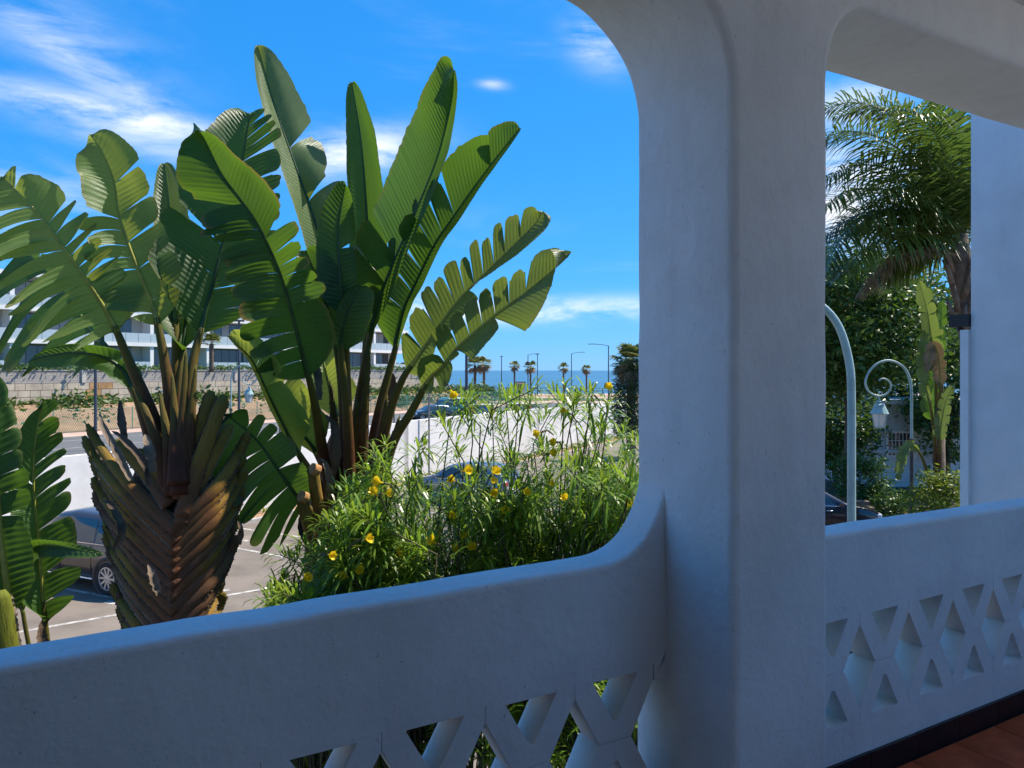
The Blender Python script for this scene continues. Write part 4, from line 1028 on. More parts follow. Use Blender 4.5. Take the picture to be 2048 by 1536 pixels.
def husk(plant, pts, w, mat, seed, nm='dry_husk'):
    """curled strip of dead sheath"""
    rs = np.random.RandomState(seed); W_ = [at(*p) for p in pts]; n = 18; P, L = spline(W_, n); k_ = pts[0][2]/F; vs_, fs = [], []
    for i in range(n):
        t = i/(n-1); c = V(P[i]); T = V(P[min(n-1, i+1)]-P[max(0, i-1)]).normalized(); vd = (c-CAMP).normalized(); S = T.cross(vd).normalized(); Nn = -(S.cross(T)).normalized()
        hw = .5*w*k_*(math.sin(math.pi*min(1, .15+.85*t))**.6)*(1+.12*rs.normal())
        for j in range(6):
            a = R(-75+30*j); vs_.append(c+S*math.sin(a)*hw-Nn*math.cos(a)*hw*.5*(1 if (i+seed) % 5 else .8))
    for i in range(n-1):
        for j in range(5): fs.append((i*6+j, i*6+j+1, (i+1)*6+j+1, (i+1)*6+j))
    return mesh(nm, vs_, fs, M[mat], plant, True)

# ---- plant with the thick fan trunk
q = at(345, 0, 4.32); p1 = empty('travellers_palm', (q.x, q.y, 0), 'stout fan-trunked plant with chevron of cut leaf bases and torn leaves', 'plant', 'big-leaved plants')
mb = MB(); core = []
for (py, cx, hw) in ((2450, 342, 88), (1900, 340, 84), (1500, 336, 78), (1300, 334, 80), (1180, 342, 92), (1060, 350, 102), (960, 352, 84), (880, 355, 55), (820, 356, 26)):
    c = at(cx, py, 4.34); core.append((c, hw*4.34/F))
k0 = 0
for i, (c, r_) in enumerate(core):
    for j in range(24):
        a = 2*math.pi*j/24; ir = 1+.05*noise.noise((i*1.3, math.cos(a)*2, math.sin(a)*2)); mb.v.append(c+V((math.cos(a)*r_*ir, math.sin(a)*r_*.80*ir, 0))); mb.uv.append((j/24, 1-i/8))
for i in range(len(core)-1):
    for j in range(24): mb.f.append((i*24+j, i*24+(j+1) % 24, (i+1)*24+(j+1) % 24, (i+1)*24+j))
mb.build('trunk', M['husk'], p1, True)
Lt = []; Rt = []
for k in range(17):
    f = k/16; Lt.append((np.interp(f, [0, .12, .25, .5, 1], [166, 172, 180, 214, 250]), 852+f*440, np.interp(f, [0, .3, 1], [1050, 1150, 1450])))
    Rt.append((np.interp(f, [0, .15, .3, .55, 1], [500, 494, 488, 464, 414]), 862+f*425, np.interp(f, [0, .3, 1], [1058, 1150, 1440])))
def stubset(lst, cx, sgn, sd):
    rs = np.random.RandomState(sd)
    for i, (tx, ty, by) in enumerate(lst):
        d0 = 4.03-.0045*i; d1 = 4.30-.009*i; tx += rs.normal()*5; ty += rs.normal()*7
        mid = (cx+(tx-cx)*.52+sgn*4, by+(ty-by)*.42, (d0*.62+d1*.38)); m2 = (cx+(tx-cx)*.86, by+(ty-by)*.78, d1)
        mt = 'stub' if i < 5 or rs.rand() < .4 else 'stub_dk'
        stub(p1, [(cx-sgn*7, by+12, d0+.015), mid, m2, (tx, ty, d1)], 34+rs.rand()*7, 13+rs.rand()*9, mt, sd*50+i)
stubset(Lt, 350, -1, 1); stubset(Rt, 352, 1, 2)
# upper inner stubs, still green
for i, (b, t_, w0, w1, d0, d1) in enumerate([((362, 1000), (424, 782), 36, 24, 4.10, 4.22), ((366, 1035), (449, 790), 38, 26, 4.06, 4.20), ((362, 1050), (462, 848), 34, 22, 4.05, 4.22),
                                   ((340, 1010), (232, 880), 34, 22, 4.08, 4.24), ((346, 985), (275, 900), 34, 24, 4.10, 4.24), ((350, 1000), (300, 905), 34, 24, 4.12, 4.26)]):
    stub(p1, [(b[0], b[1], d0), (b[0]+(t_[0]-b[0])*.4, b[1]+(t_[1]-b[1])*.45, (d0+d1)/2), (t_[0], t_[1], d1)], w0, w1, 'stub', 300+i)
for i, (pts, w_, m_) in enumerate([([(262, 960, 4.02), (232, 900, 4.04), (205, 850, 4.08), (199, 825, 4.12)], 16, 'husk_lt'), ([(300, 970, 4.0), (285, 920, 4.0), (240, 872, 4.05), (222, 862, 4.08)], 15, 'husk'),
        ([(306, 945, 3.98), (300, 905, 3.97), (292, 875, 4.0), (290, 868, 4.02)], 20, 'husk_lt'), 
         ([(318, 1190, 3.90), (305, 1150, 3.90), (296, 1128, 3.93)], 17, 'husk_lt'),
         ([(228, 1100, 4.0), (245, 1060, 4.0), (222, 1010, 4.06), (202, 998, 4.1)], 15, 'husk'),
        
        ([(478, 1090, 4.0), (482, 1060, 3.98), (476, 1040, 4.0)], 12, 'husk'), ([(250, 880, 4.12), (243, 840, 4.14), (240, 800, 4.18)], 15, 'husk')]):
    husk(p1, pts, w_, m_, 400+i)
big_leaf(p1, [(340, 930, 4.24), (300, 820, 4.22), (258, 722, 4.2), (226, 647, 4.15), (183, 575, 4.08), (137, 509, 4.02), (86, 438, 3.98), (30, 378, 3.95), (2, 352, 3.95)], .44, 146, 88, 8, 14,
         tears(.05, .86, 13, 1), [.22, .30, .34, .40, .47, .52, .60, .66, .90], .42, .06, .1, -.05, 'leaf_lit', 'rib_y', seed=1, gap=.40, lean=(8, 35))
big_leaf(p1, [(330, 930, 4.40), (285, 810, 4.48), (232, 722, 4.56), (180, 655, 4.66), (131, 590, 4.76), (80, 530, 4.86), (15, 470, 4.95)], .42, 118, 55, 10, 30,
         tears(.03, .9, 9, 2), tears(.1, .8, 4, 3), .62, .2, .1, 0, 'leaf', 'rib', seed=2, gap=.55, lean=(0, 30))
big_leaf(p1, [(312, 900, 4.36), (272, 790, 4.38), (240, 735, 4.38), (200, 712, 4.36), (150, 705, 4.35), (95, 712, 4.34), (58, 722, 4.33)], .36, 30, 46, 35, 10,
         (), [.25, .5], .25, .55, 0, .1, 'leaf', 'rib_dk', seed=21, gap=.12)
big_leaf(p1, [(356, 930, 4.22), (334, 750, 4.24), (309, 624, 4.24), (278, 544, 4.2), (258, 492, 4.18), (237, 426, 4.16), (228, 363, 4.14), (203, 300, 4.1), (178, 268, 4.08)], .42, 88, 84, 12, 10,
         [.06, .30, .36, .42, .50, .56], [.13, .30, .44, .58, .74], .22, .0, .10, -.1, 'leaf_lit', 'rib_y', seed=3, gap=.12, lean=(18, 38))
big_leaf(p1, [(356, 930, 4.36), (352, 700, 4.5), (349, 560, 4.6), (340, 430, 4.66), (329, 328, 4.7)], .45, 40, 48, 20, 35, (), (), .0, .0, 0, .2, 'leaf_grey', 'rib', seed=4)
big_leaf(p1, [(366, 930, 4.2), (384, 740, 4.32), (403, 656, 4.38), (431, 547, 4.42), (457, 440, 4.46), (484, 325, 4.48), (500, 225, 4.48)], .36, 146, 122, 5, 12,
         [.10, .26, .40, .66], [.10, .2, .28, .36, .43, .5, .57, .66, .78, .83, .88, .93], .14, .06, .06, .05, 'leaf', 'rib_dk', seed=5, gap=.10, lean=(22, 58))
big_leaf(p1, [(352, 930, 4.28), (362, 760, 4.45), (372, 640, 4.58), (385, 560, 4.66), (402, 500, 4.7)], .5, 60, 50, 20, 40, [.4], [.3, .6], .1, .1, 0, 0, 'leaf', 'rib_dk', seed=6)
for i, (a, b) in enumerate([((356, 940), (344, 745)), ((362, 960), (372, 700)), ((350, 960), (318, 780)), ((370, 960), (392, 730)), ((345, 950), (268, 770))]):   # sheathing bases of the living petioles
    stub(p1, [(a[0], a[1]+30, 4.05+.02*i), ((a[0]+b[0])/2, (a[1]+b[1])/2, 4.14), (b[0], b[1], 4.2)], 44, 5, 'petiole', 340+i, .5, False, nm='leaf_sheath')

# ---- centre plant
q = at(690, 0, 5.05); p2 = empty('travellers_palm', (q.x, q.y, 0), 'tall big-leaved plant with upright blades and red-brown leaf stalks behind the shrub', 'plant', 'big-leaved plants')
mb = MB(); core = []
for (py, cx, hw) in ((2200, 705, 62), (1700, 700, 60), (1400, 690, 62), (1220, 676, 62), (1100, 676, 66), (1000, 682, 64), (920, 690, 50), (860, 695, 30)):
    core.append((at(cx, py, 5.05), hw*5.05/F))
for i, (c, r_) in enumerate(core):
    for j in range(20):
        a = 2*math.pi*j/20; mb.v.append(c+V((math.cos(a)*r_, math.sin(a)*r_*.8, 0))); mb.uv.append((j/20, 1-i/7))
for i in range(len(core)-1):
    for j in range(20): mb.f.append((i*20+j, i*20+(j+1) % 20, (i+1)*20+(j+1) % 20, (i+1)*20+j))
mb.build('trunk', M['stub_dk'], p2, True)
big_leaf(p2, [(670, 1040, 4.80), (650, 930, 4.76), (628, 800, 4.62), (607, 717, 4.48), (577, 603, 4.32), (557, 539, 4.24), (530, 478, 4.16), (506, 434, 4.1), (479, 397, 4.06), (442, 346, 4.0), (410, 280, 3.96), (388, 248, 3.95)], .38, 112, 90, 8, 14,
         [.08, .14, .2, .27, .34, .43, .48, .52, .56, .60, .64, .70], [.30, .36, .41, .45, .50, .56], .20, .08, .10, .12, 'leaf', 'rib_dk', seed=7, gap=.18, lean=(6, 48), dry=1.2)
big_leaf(p2, [(700, 1040, 5.0), (692, 800, 5.02), (672, 640, 5.02), (650, 520, 5.02), (625, 430, 5.0), (590, 330, 5.0), (545, 200, 5.0), (516, 93, 5.0)], .42, 54, 84, 52, 12,
         (), [.12, .2, .27, .33, .42, .62], .02, .02, 0, -.25, 'leaf_grey', 'rib_dk', seed=8, gap=.08, lean=(25, 52))
big_leaf(p2, [(700, 1040, 4.86), (694, 820, 4.76), (690, 660, 4.66), (680, 560, 4.62), (676, 460, 4.6), (692, 366, 4.58)], .62, 48, 38, 8, 15, (), [.5], .05, .05, .05, .05, 'leaf', 'rib_dk', seed=9)
big_leaf(p2, [(695, 1040, 4.84), (686, 800, 4.72), (668, 668, 4.66), (645, 590, 4.62), (612, 500, 4.6)], .68, 44, 60, 10, 5, [.5], [.45], .1, .1, .1, .1, 'leaf', 'rib_dk', seed=10)
big_leaf(p2, [(702, 1040, 4.80), (694, 820, 4.68), (682, 700, 4.6), (694, 630, 4.56), (722, 572, 4.55)], .72, 26, 50, 10, 10, (), (), .0, .1, 0, 0, 'leaf', 'rib_dk', seed=11)
big_leaf(p2, [(724, 1040, 5.15), (728, 780, 5.2), (733, 640, 5.22), (737, 500, 5.22), (724, 300, 5.2), (704, 166, 5.2)], .42, 46, 54, 8, 24, (), (), 0, 0, .12, .2, 'leaf', 'rib_dk', seed=12, lean=(30, 55))
big_leaf(p2, [(706, 1060, 4.9), (710, 870, 4.92), (735, 700, 4.9), (760, 600, 4.86), (790, 520, 4.82), (820, 450, 4.8), (850, 380, 4.77), (880, 300, 4.74), (904, 200, 4.7), (908, 142, 4.7)], .42, 122, 50, 6, 66,
         [.08, .20, .30], (), .03, .05, -.06, 0, 'leaf', 'rib_dk', seed=13, gap=.07, lean=(30, 60))
big_leaf(p2, [(720, 1060, 4.92), (752, 850, 4.92), (790, 700, 4.92), (809, 620, 4.9), (829, 574, 4.9), (870, 489, 4.88), (904, 438, 4.86), (958, 361, 4.84), (1012, 290, 4.8), (1040, 256, 4.8)], .42, 104, 42, 10, 72,
         [.16, .24, .33, .43, .50, .58, .82], (), .05, .05, .02, 0, 'leaf', 'rib_dk', seed=14, gap=.12, lean=(24, 52))
big_leaf(p2, [(735, 1050, 4.8), (770, 862, 4.76), (802, 765, 4.7), (834, 716, 4.65), (870, 665, 4.6), (918, 600, 4.56), (978, 540, 4.52), (1029, 489, 4.5), (1072, 445, 4.48), (1084, 422, 4.46)], .44, 82, 52, 10, 62,
         [.14, .26, .34, .41, .48, .54, .60, .67, .74, .84], [.22, .5], .06, .2, .05, .1, 'leaf_grey', 'rib_y', seed=15, gap=.16, lean=(26, 50))
big_leaf(p2, [(742, 1060, 4.72), (780, 900, 4.66), (822, 825, 4.6), (859, 759, 4.52), (884, 734, 4.46), (921, 690, 4.42), (993, 628, 4.36), (1053, 584, 4.32), (1122, 526, 4.28), (1143, 503, 4.26)], .44, 72, 54, 10, 58,
         [.2, .3, .38, .46, .54, .62, .72], [.10, .16, .22, .28, .52], .08, .6, .08, .2, 'leaf_grey', 'rib_y', seed=16, gap=.16, lean=(24, 45))
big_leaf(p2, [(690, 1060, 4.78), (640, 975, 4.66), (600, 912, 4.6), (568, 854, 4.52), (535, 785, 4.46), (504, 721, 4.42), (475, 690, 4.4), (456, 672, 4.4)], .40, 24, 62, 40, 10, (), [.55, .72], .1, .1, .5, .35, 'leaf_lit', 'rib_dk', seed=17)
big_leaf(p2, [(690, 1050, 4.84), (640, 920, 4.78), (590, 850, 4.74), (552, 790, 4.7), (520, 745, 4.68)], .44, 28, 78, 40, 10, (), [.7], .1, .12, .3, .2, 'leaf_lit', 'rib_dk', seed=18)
big_leaf(p2, [(680, 1110, 4.72), (632, 1035, 4.58), (592, 990, 4.48), (550, 930, 4.42), (518, 885, 4.38), (480, 850, 4.34), (450, 828, 4.32)], .36, 118, 56, 8, 16,
         [.08, .16, .24, .32, .40, .5, .6], [.4, .62, .7, .8], .30, .05, .05, .1, 'leaf', 'rib_dk', seed=19, gap=.3, lean=(-6, 30))
big_leaf(p2, [(690, 1000, 5.1), (676, 850, 5.2), (655, 760, 5.25), (640, 690, 5.3), (628, 640, 5.3)], .45, 40, 55, 20, 20, (), [.5], .1, .1, 0, 0, 'leaf_lit', 'rib', seed=24)
for i, (a, b, w0, w1, mt) in enumerate([((700, 1090), (690, 640), 44, 20, 'petiole'), ((712, 1090), (738, 690), 46, 20, 'petiole'), ((690, 1090), (660, 760), 42, 18, 'petiole'), ((724, 1090), (775, 790), 40, 16, 'petiole'),
                                ((730, 1080), (800, 830), 36, 15, 'petiole'), ((676, 1100), (640, 870), 38, 18, 'petiole'), ((706, 1110), (715, 800), 50, 26, 'petiole'), ((668, 1130), (640, 960), 34, 22, 'stub')]):
    stub(p2, [(a[0], a[1]+40, 4.86), (a[0]*.55+b[0]*.45, a[1]*.55+b[1]*.45, 4.84), (b[0], b[1], 4.84)], w0, w1*.3, mt, 360+i, .5, True, nm='leaf_sheath')
for i, (c, b) in enumerate([((625, 930), (650, 1060)), ((601, 985), (640, 1110))]):     # sawn-off stalks with pale ends
    s_ = stub(p2, [(b[0], b[1], 4.6), ((b[0]+c[0])/2-4, (b[1]+c[1])/2, 4.5), (c[0], c[1], 4.46)], 26, 22, 'stub', 380+i, .9, False)
    e0 = at(c[0], c[1]+6, 4.40); ri = 8.5*4.4/F; ax = V((-.45, -.75, .35)).normalized(); u = ax.cross(V((0, 0, 1))).normalized(); v = u.cross(ax)
    vs_ = [e0+u*math.cos(a)*ri+v*math.sin(a)*ri*1.35*(1+.1*math.sin(3*a)) for a in np.linspace(0, 2*math.pi, 18)[:-1]]; vs_ += [p-ax*.05 for p in vs_]
    mesh('cut_face', vs_, [tuple(range(17))]+[(k, (k+1) % 17, 17+(k+1) % 17, 17+k) for k in range(17)], M['cut'], s_)
for i, (pts, w_, m_) in enumerate([([(664, 960, 4.70), (674, 900, 4.66), (668, 850, 4.66), (648, 828, 4.7)], 18, 'husk'), ([(655, 1000, 4.62), (660, 960, 4.6), (652, 930, 4.6), (640, 915, 4.62)], 17, 'husk_lt'),
        ([(772, 850, 4.95), (780, 800, 4.98), (784, 760, 5.0), (776, 738, 5.02)], 24, 'husk'), ([(615, 1090, 4.6), (604, 1060, 4.6), (600, 1030, 4.62)], 16, 'husk'), ([(640, 800, 4.7), (632, 730, 4.7), (612, 690, 4.7)], 15, 'husk_lt')]):
    husk(p2, pts, w_, m_, 430+i)

# ---- young plant at the left end of the parapet
q = at(30, 0, 3.1); p3 = empty('travellers_palm', (q.x, q.y, 0), 'young big-leaved plant with yellow midribs at the far end of the parapet', 'plant', 'big-leaved plants')
big_leaf(p3, [(30, 2300, 3.1), (30, 1500, 3.05), (22, 1280, 3.0), (8, 1130, 2.95), (0, 1060, 2.92), (-6, 950, 2.9), (-12, 860, 2.9), (-22, 790, 2.92), (-34, 730, 2.95)], .68, 80, 60, 15, 6, [.4, .7], [.42, .5, .57, .64, .72, .8], .1, .04, 0, .05, 'leaf', 'rib_y', r0=.042, seed=30, gap=.10, lean=(8, 40))
big_leaf(p3, [(110, 2300, 3.3), (108, 1500, 3.28), (90, 1245, 3.25), (78, 1100, 3.22), (67, 960, 3.2), (72, 870, 3.2), (88, 795, 3.2)], .70, 56, 88, 18, 8, [.3, .62], [.1, .22, .42, .5, .56, .64, .7, .78, .88], .15, .10, 0, .0, 'leaf', 'rib_y', r0=.022, seed=31, gap=.24, lean=(26, 60))
big_leaf(p3, [(60, 2300, 3.2), (40, 1500, 3.15), (10, 1300, 3.1), (-30, 1150, 3.05), (-80, 1020, 3.05), (-140, 900, 3.1)], .74, 60, 60, 12, 20, (), [.3, .6], .2, .1, 0, 0, 'leaf', 'rib_y', r0=.05, seed=32)
big_leaf(p3, [(90, 2300, 3.35), (80, 1500, 3.32), (50, 1250, 3.3), (30, 1150, 3.28), (60, 1100, 3.2), (100, 1090, 3.15), (160, 1100, 3.1), (205, 1108, 3.08)], .76, 20, 26, 20, 30, (), (), .1, .2, 0, 0, 'leaf', 'rib', r0=.015, seed=33)
big_leaf(p3, [(20, 2300, 3.3), (10, 1500, 3.3), (-10, 1200, 3.3), (-30, 1000, 3.35), (-30, 870, 3.4), (-6, 760, 3.45)], .66, 44, 46, 20, 10, [.3, .5], tears(.2, .9, 7, 9), .2, .35, 0, 0, 'leaf', 'rib', r0=.03, seed=34, gap=.2, lean=(0, 35))
mb = MB(); mb.tube([V((q.x-.05, q.y, -.05)), V((q.x-.03, q.y, 1.2)), V((q.x, q.y, 2.2))], [.16, .13, .09], 10); mb.build('trunk', M['stub_dk'], p3, True)
stub(p3, [(20, 1520, 2.93), (18, 1350, 2.9), (2, 1180, 2.9)], 74, 34, 'petiole_y', 500, .55, True, nm='leaf_sheath')
husk(p3, [(98, 1330, 3.18), (84, 1275, 3.18), (84, 1240, 3.2)], 20, 'husk', 501)

# ================================================================== YELLOW-FLOWERED SHRUB
q = at(960, 0, 4.3); bush = empty('flowering_shrub', (q.x, q.y, 0), 'airy shrub with narrow leaves and yellow trumpet flowers below the opening', 'shrub')
rs = np.random.RandomState(42)
topx = [540, 580, 640, 700, 760, 830, 900, 960, 1050, 1130, 1200, 1240, 1270, 1320]; topy = [1160, 1125, 1030, 950, 885, 880, 830, 790, 775, 775, 780, 810, 850, 860]
bases = [V((q.x+dx, q.y+dy, 0)) for dx, dy in ((-.9, -.25), (-.55, .1), (-.2, -.1), (.1, .25), (.4, 0), (.75, .2), (1.1, .1), (-.3, .5), (.55, .55))]
tips = []
def bush_depth(px, py):
    lo = 2.55+(px-560)/700*.75; return lo
while len(tips) < 1120:
    px = rs.uniform(545, 1330); ty = np.interp(px, topx, topy); f = rs.rand()**.62
    py = ty+f*(1330-ty)
    if py < 960 and rs.rand() < (.80 if px < 1120 else .6): continue
    if px < 640 and py < 1180 and rs.rand() < .6: continue
    Y = rs.uniform(3.25, 4.5) if py < 980 else rs.uniform(bush_depth(px, py)+.45, 4.6)
    tips.append((px, py, Y))
for k in range(170): tips.append((rs.uniform(560, 1340), rs.uniform(1320, 1600), rs.uniform(3.3, 4.4)))
for k in range(60): tips.append((rs.uniform(960, 1320), rs.uniform(900, 1160), rs.uniform(3.5, 4.6)))
for (px, py) in ((560, 1110), (600, 1085), (660, 1040), (690, 1020), (745, 905), (730, 940), (770, 890), (905, 800), (960, 790), (1010, 785), (1075, 775), (1130, 770), (1185, 785), (1215, 805), (940, 800), (1040, 790), (1100, 785), (1160, 790), (1250, 860), (1258, 880), (590, 1180), (640, 1160), (1150, 800), (1060, 800), (985, 830), (880, 840)):
    tips.append((px, py, rs.uniform(3.5, 4.1)))
lv_, lf, luv, ldr = [], [], [], []
stem = MB()
for i, (px, py, Y) in enumerate(tips):
    tip = at(px, py, Y); b = min(bases, key=lambda b: (b-tip).to_2d().length+rs.rand()*.4)
    bz = V((b.x, b.y, max(.1, tip.z*.45))); ax = (tip-bz); ax.z *= .8; ax.normalize(); ax = (ax+V((rs.normal()*.9, rs.normal()*.9, .0))).normalized(); ax.z = max(ax.z, -.1); ax.normalize()
    sl_ = rs.uniform(.10, .26); st = tip-ax*sl_
    mid = st.lerp(bz, .5)+V((rs.normal()*.10, rs.normal()*.10, .08))
    if i % 13 == 0 or (py < 880 and i % 3 == 0):
        pp_, _ = spline([b, bz, mid, st, tip], 11); stem.tube([V(x) for x in pp_], list(np.linspace(.011, .0026, 11)), 5, False)
    else:
        pp_, _ = spline([mid, st, tip], 6); stem.tube([V(x) for x in pp_], list(np.linspace(.005, .0026, 6)), 4, False)
    nl = rs.randint(24, 40); u = ax.cross(V((.3, .2, 1))).normalized(); v = ax.cross(u)
    for k in range(nl):
        s = (k/nl)**1.15; base = tip-ax*(sl_*.85*s); a = 2.4*k+rs.normal()*.3
        out = u*math.cos(a)+v*math.sin(a); op = .55+.85*s
        d = (ax*math.cos(op)+out*math.sin(op)).normalized(); l = rs.uniform(.11, .175)*(.75+.5*s if s < .5 else 1); wd = .0048+.0018*rs.rand()
        sdv = d.cross(V((0, 0, 1)))
        if sdv.length < .05: sdv = u
        sdv.normalize(); g_ = rs.uniform(.2, .95)
        c1 = base+d*l*.3; c2 = base+d*l*.56-V((0, 0, g_*l*.10)); c3 = base+d*l*.80-V((0, 0, g_*l*.30)); c4 = base+d*l*.93-V((0, 0, g_*l*.58)); k0 = len(lv_)
        lv_ += [base, c1-sdv*wd, c1+sdv*wd, c2-sdv*wd, c2+sdv*wd, c3-sdv*wd*.7, c3+sdv*wd*.7, c4]; lf += [(k0, k0+1, k0+2), (k0+1, k0+3, k0+4, k0+2), (k0+3, k0+5, k0+6, k0+4), (k0+5, k0+7, k0+6)]
        dd = max(0, .6-.8*s)*rs.rand(); ldr += [dd]*8; luv += [(.3, 0)]*8
stem.build('stems', M['stem'], bush, True)
fo = mesh('foliage', lv_, lf, M['needle'], bush, False, luv, ldr); tag(fo, kind='stuff')
def flower(c, ax, s):
    ax = ax.normalized(); u = ax.cross(V((.2, .9, .3))).normalized(); v = ax.cross(u); vs_, fs, uv = [], [], []
    prof = [(.10, -.9), (.14, -.5), (.30, -.15), (.62, .25)]; n = 15
    for r_, z_ in prof:
        for j in range(n): a = 2*math.pi*j/n; vs_.append(c+(u*math.cos(a)+v*math.sin(a))*r_*s+ax*z_*s); uv.append((.2, 0))
    for i in range(len(prof)-1):
        for j in range(n): fs.append((i*n+j, i*n+(j+1) % n, (i+1)*n+(j+1) % n, (i+1)*n+j))
    for p in range(5):                      # five overlapping, twisted lobes
        k0 = len(vs_)
        for i in range(5):
            t = i/4
            for j in range(5):
                a = 2*math.pi*(p+(j-2)/4*1.25*(1-.5*t**4))/5+.22*t; rr = (.50+.36*t)*(1-.10*t*(abs(j-2)/2)**2); z_ = .18+.55*t-.08*t*t+.06*(j-2)*t
                vs_.append(c+(u*math.cos(a)+v*math.sin(a))*rr*s+ax*z_*s); uv.append((.2, 0))
        for i in range(4):
            for j in range(4): a = k0+i*5+j; fs.append((a, a+1, a+6, a+5))
    return vs_, fs, uv
fl_px = [(1076, 866), (1108, 884), (1104, 906), (903, 1033), (932, 940), (990, 943), (986, 964), (1053, 985), (1100, 967), (1131, 997), (750, 985), (757, 964), (775, 986), (795, 1102), (865, 1082), (852, 1112),
         (925, 1073), (735, 1077), (613, 1156), (1258, 1006), (905, 786), (1216, 771), (1130, 824), (690, 1152), (662, 1110), (908, 1098), (722, 1140), (1010, 1020), (985, 985), (905, 960), (945, 1095), (1180, 1060)]
for i, (px, py) in enumerate(fl_px):
    r_ = np.random.RandomState(900+i); c = at(px, py, bush_depth(px, py)+.32+.25*r_.rand() if py > 930 else 3.6)
    ax = V((r_.normal()*.6, -.7+r_.normal()*.3, .3+r_.normal()*.45)); v_, f_, u_ = flower(c, ax, .0225+.006*r_.rand())
    fo_ = mesh('flower', v_, f_, M['petal'], bush, True, u_)
    cal = MB(); cal.tube([c-ax.normalized()*.028, c-ax.normalized()*.06, c-ax.normalized()*.10-V((0, 0, .03))], [.006, .004, .003], 6); cal.build('calyx', M['stem'], fo_)

# ================================================================== GARDEN ON THE RIGHT
sheet('garden_ground', [at(1560, 0, 16).to_2d(), at(2300, 0, 16).to_2d(), at(2300, 0, 44).to_2d(), at(1480, 0, 44).to_2d()], .012, M['bed'])
sheet('garden_lawn', [at(1640, 0, 24.5).to_2d(), at(1790, 0, 24.5).to_2d(), at(1790, 0, 29).to_2d(), at(1620, 0, 29).to_2d()], .018, M['grassg'])
kb2 = empty('garden_kerb', at(1700, 0, 23.4), 'low stone kerb beside the dark hatchback', 'kerb'); kq = org(kb2); kb2.location = (kq.x, kq.y, 0); ORG[kb2.name] = V((kq.x, kq.y, 0))
for k in range(9):
    a = at(1640+k*24, 0, 23.6+k*.05); mb = MB(); mb.cbox(a.x-.17, a.x+.17, a.y-.1, a.y+.1, 0, .16, .02); mb.build('kerb_stone', M['kerb'], kb2)
stp = empty('garden_steps', at(1765, 0, 22.0), 'short flight of timber garden steps behind the hatchback', 'steps'); sq = org(stp); stp.location = (sq.x, sq.y, 0); ORG[stp.name] = V((sq.x, sq.y, 0))
for k in range(6):
    mb = MB(); mb.cbox(sq.x-.35+.05*k, sq.x+.30+.05*k, sq.y+.38*k, sq.y+.38*k+.34, .0, .12+.12*k, .015); mb.build('step', M['wood'], stp)
rs2 = np.random.RandomState(77); gp = []
for k in range(900):
    a = at(rs2.uniform(1745, 1860), 0, rs2.uniform(19.2, 21.5)); gp.append((a.x, a.y, .02+rs2.rand()*.18))
tag(leafcloud('purple_groundcover', gp, .12, M['purple'], None, 4, kind='stuff'), 'dark purple ground cover behind the parapet', 'plants')
# house behind the trees
hs_ = at(1795, 0, 31.5); hb = empty('white_house', (hs_.x, hs_.y, 0), 'white house with a barred window half hidden by trees', 'building')
mb = MB(); mb.box(hs_.x-1.2, hs_.x+5, hs_.y, hs_.y+6, 0, 3.4); mb.build('wall', M['white_old'], hb)
mb = MB(); mb.box(hs_.x-1.35, hs_.x+5.1, hs_.y-.12, hs_.y+6, 1.42, 1.55); mb.build('ledge', M['white_old'], hb)
mb = MB(); mb.box(hs_.x-1.3, hs_.x+5.1, hs_.y-.35, hs_.y+6.2, 3.4, 3.6); mb.build('roof', M['white_old'], hb)
mb = MB(); mb.box(hs_.x-2.0, hs_.x-1.25, hs_.y-.4, hs_.y+5, 0, 2.2); mb.build('side_wing', M['white_old'], hb)
wx0, wx1, wz0, wz1 = hs_.x-.42, hs_.x+.62, ZC-(910-HY)/F*31.5, ZC-(866-HY)/F*31.5
wz = MB(); wz.box(wx0, wx1, hs_.y-.03, hs_.y+.01, wz0, wz1); wo = wz.build('window', M['window'], hb)
mb = MB()
for (a, b, c, d) in ((wx0-.1, wx0, wz0-.1, wz1+.1), (wx1, wx1+.1, wz0-.1, wz1+.1), (wx0, wx1, wz0-.1, wz0), (wx0, wx1, wz1, wz1+.1)): mb.box(a, b, hs_.y-.10, hs_.y+.005, c, d)
mb.build('window_frame', M['white'], wo)
for k in range(1, 7):
    x = wx0+(wx1-wx0)*k/7; mb = MB(); mb.tube([(x, hs_.y-.09, wz0), (x, hs_.y-.09, wz1)], .018, 5); mb.build('window_bar', M['white'], wo)
for z in (.33, .66):
    mb = MB(); mb.tube([(wx0, hs_.y-.095, wz0+(wz1-wz0)*z), (wx1, hs_.y-.095, wz0+(wz1-wz0)*z)], .016, 5); mb.build('window_bar', M['white'], wo)
# broadleaved trees filling the gap
q = at(1700, 0, 27.0); tree('garden_tree', (q.x, q.y, 0), 8, (q.x, q.y, 6.5), (2.5, 2.4, 2.7), 230, 95, .62, .20, M['foliage'], 'dense dark broadleaved tree behind the near lamp pole', 'garden trees', 51, 9, .2)
q = at(1800, 0, 35.0); tree('garden_tree', (q.x, q.y, 0), 9, (q.x, q.y, 6.6), (3.6, 2.6, 3.2), 240, 80, .8, .24, M['foliage'], 'broad dark tree rising over the white house', 'garden trees', 52, 9, .24)
q = at(1675, 0, 31.0); tree('garden_tree', (q.x, q.y, 0), 5, (q.x-.3, q.y, 2.6), (1.7, 1.4, 2.0), 110, 80, .6, .19, M['foliage'], 'low dark tree shading the ground behind the hatchback', 'garden trees', 53, 6, .14)
q = at(1900, 0, 30.0); tree('garden_tree', (q.x, q.y, 0), 6, (q.x+.2, q.y, 3.9), (1.7, 1.5, 2.6), 110, 80, .6, .19, M['foliage'], 'dark tree behind the palm trunk by the wing wall', 'garden trees', 54, 6, .14)
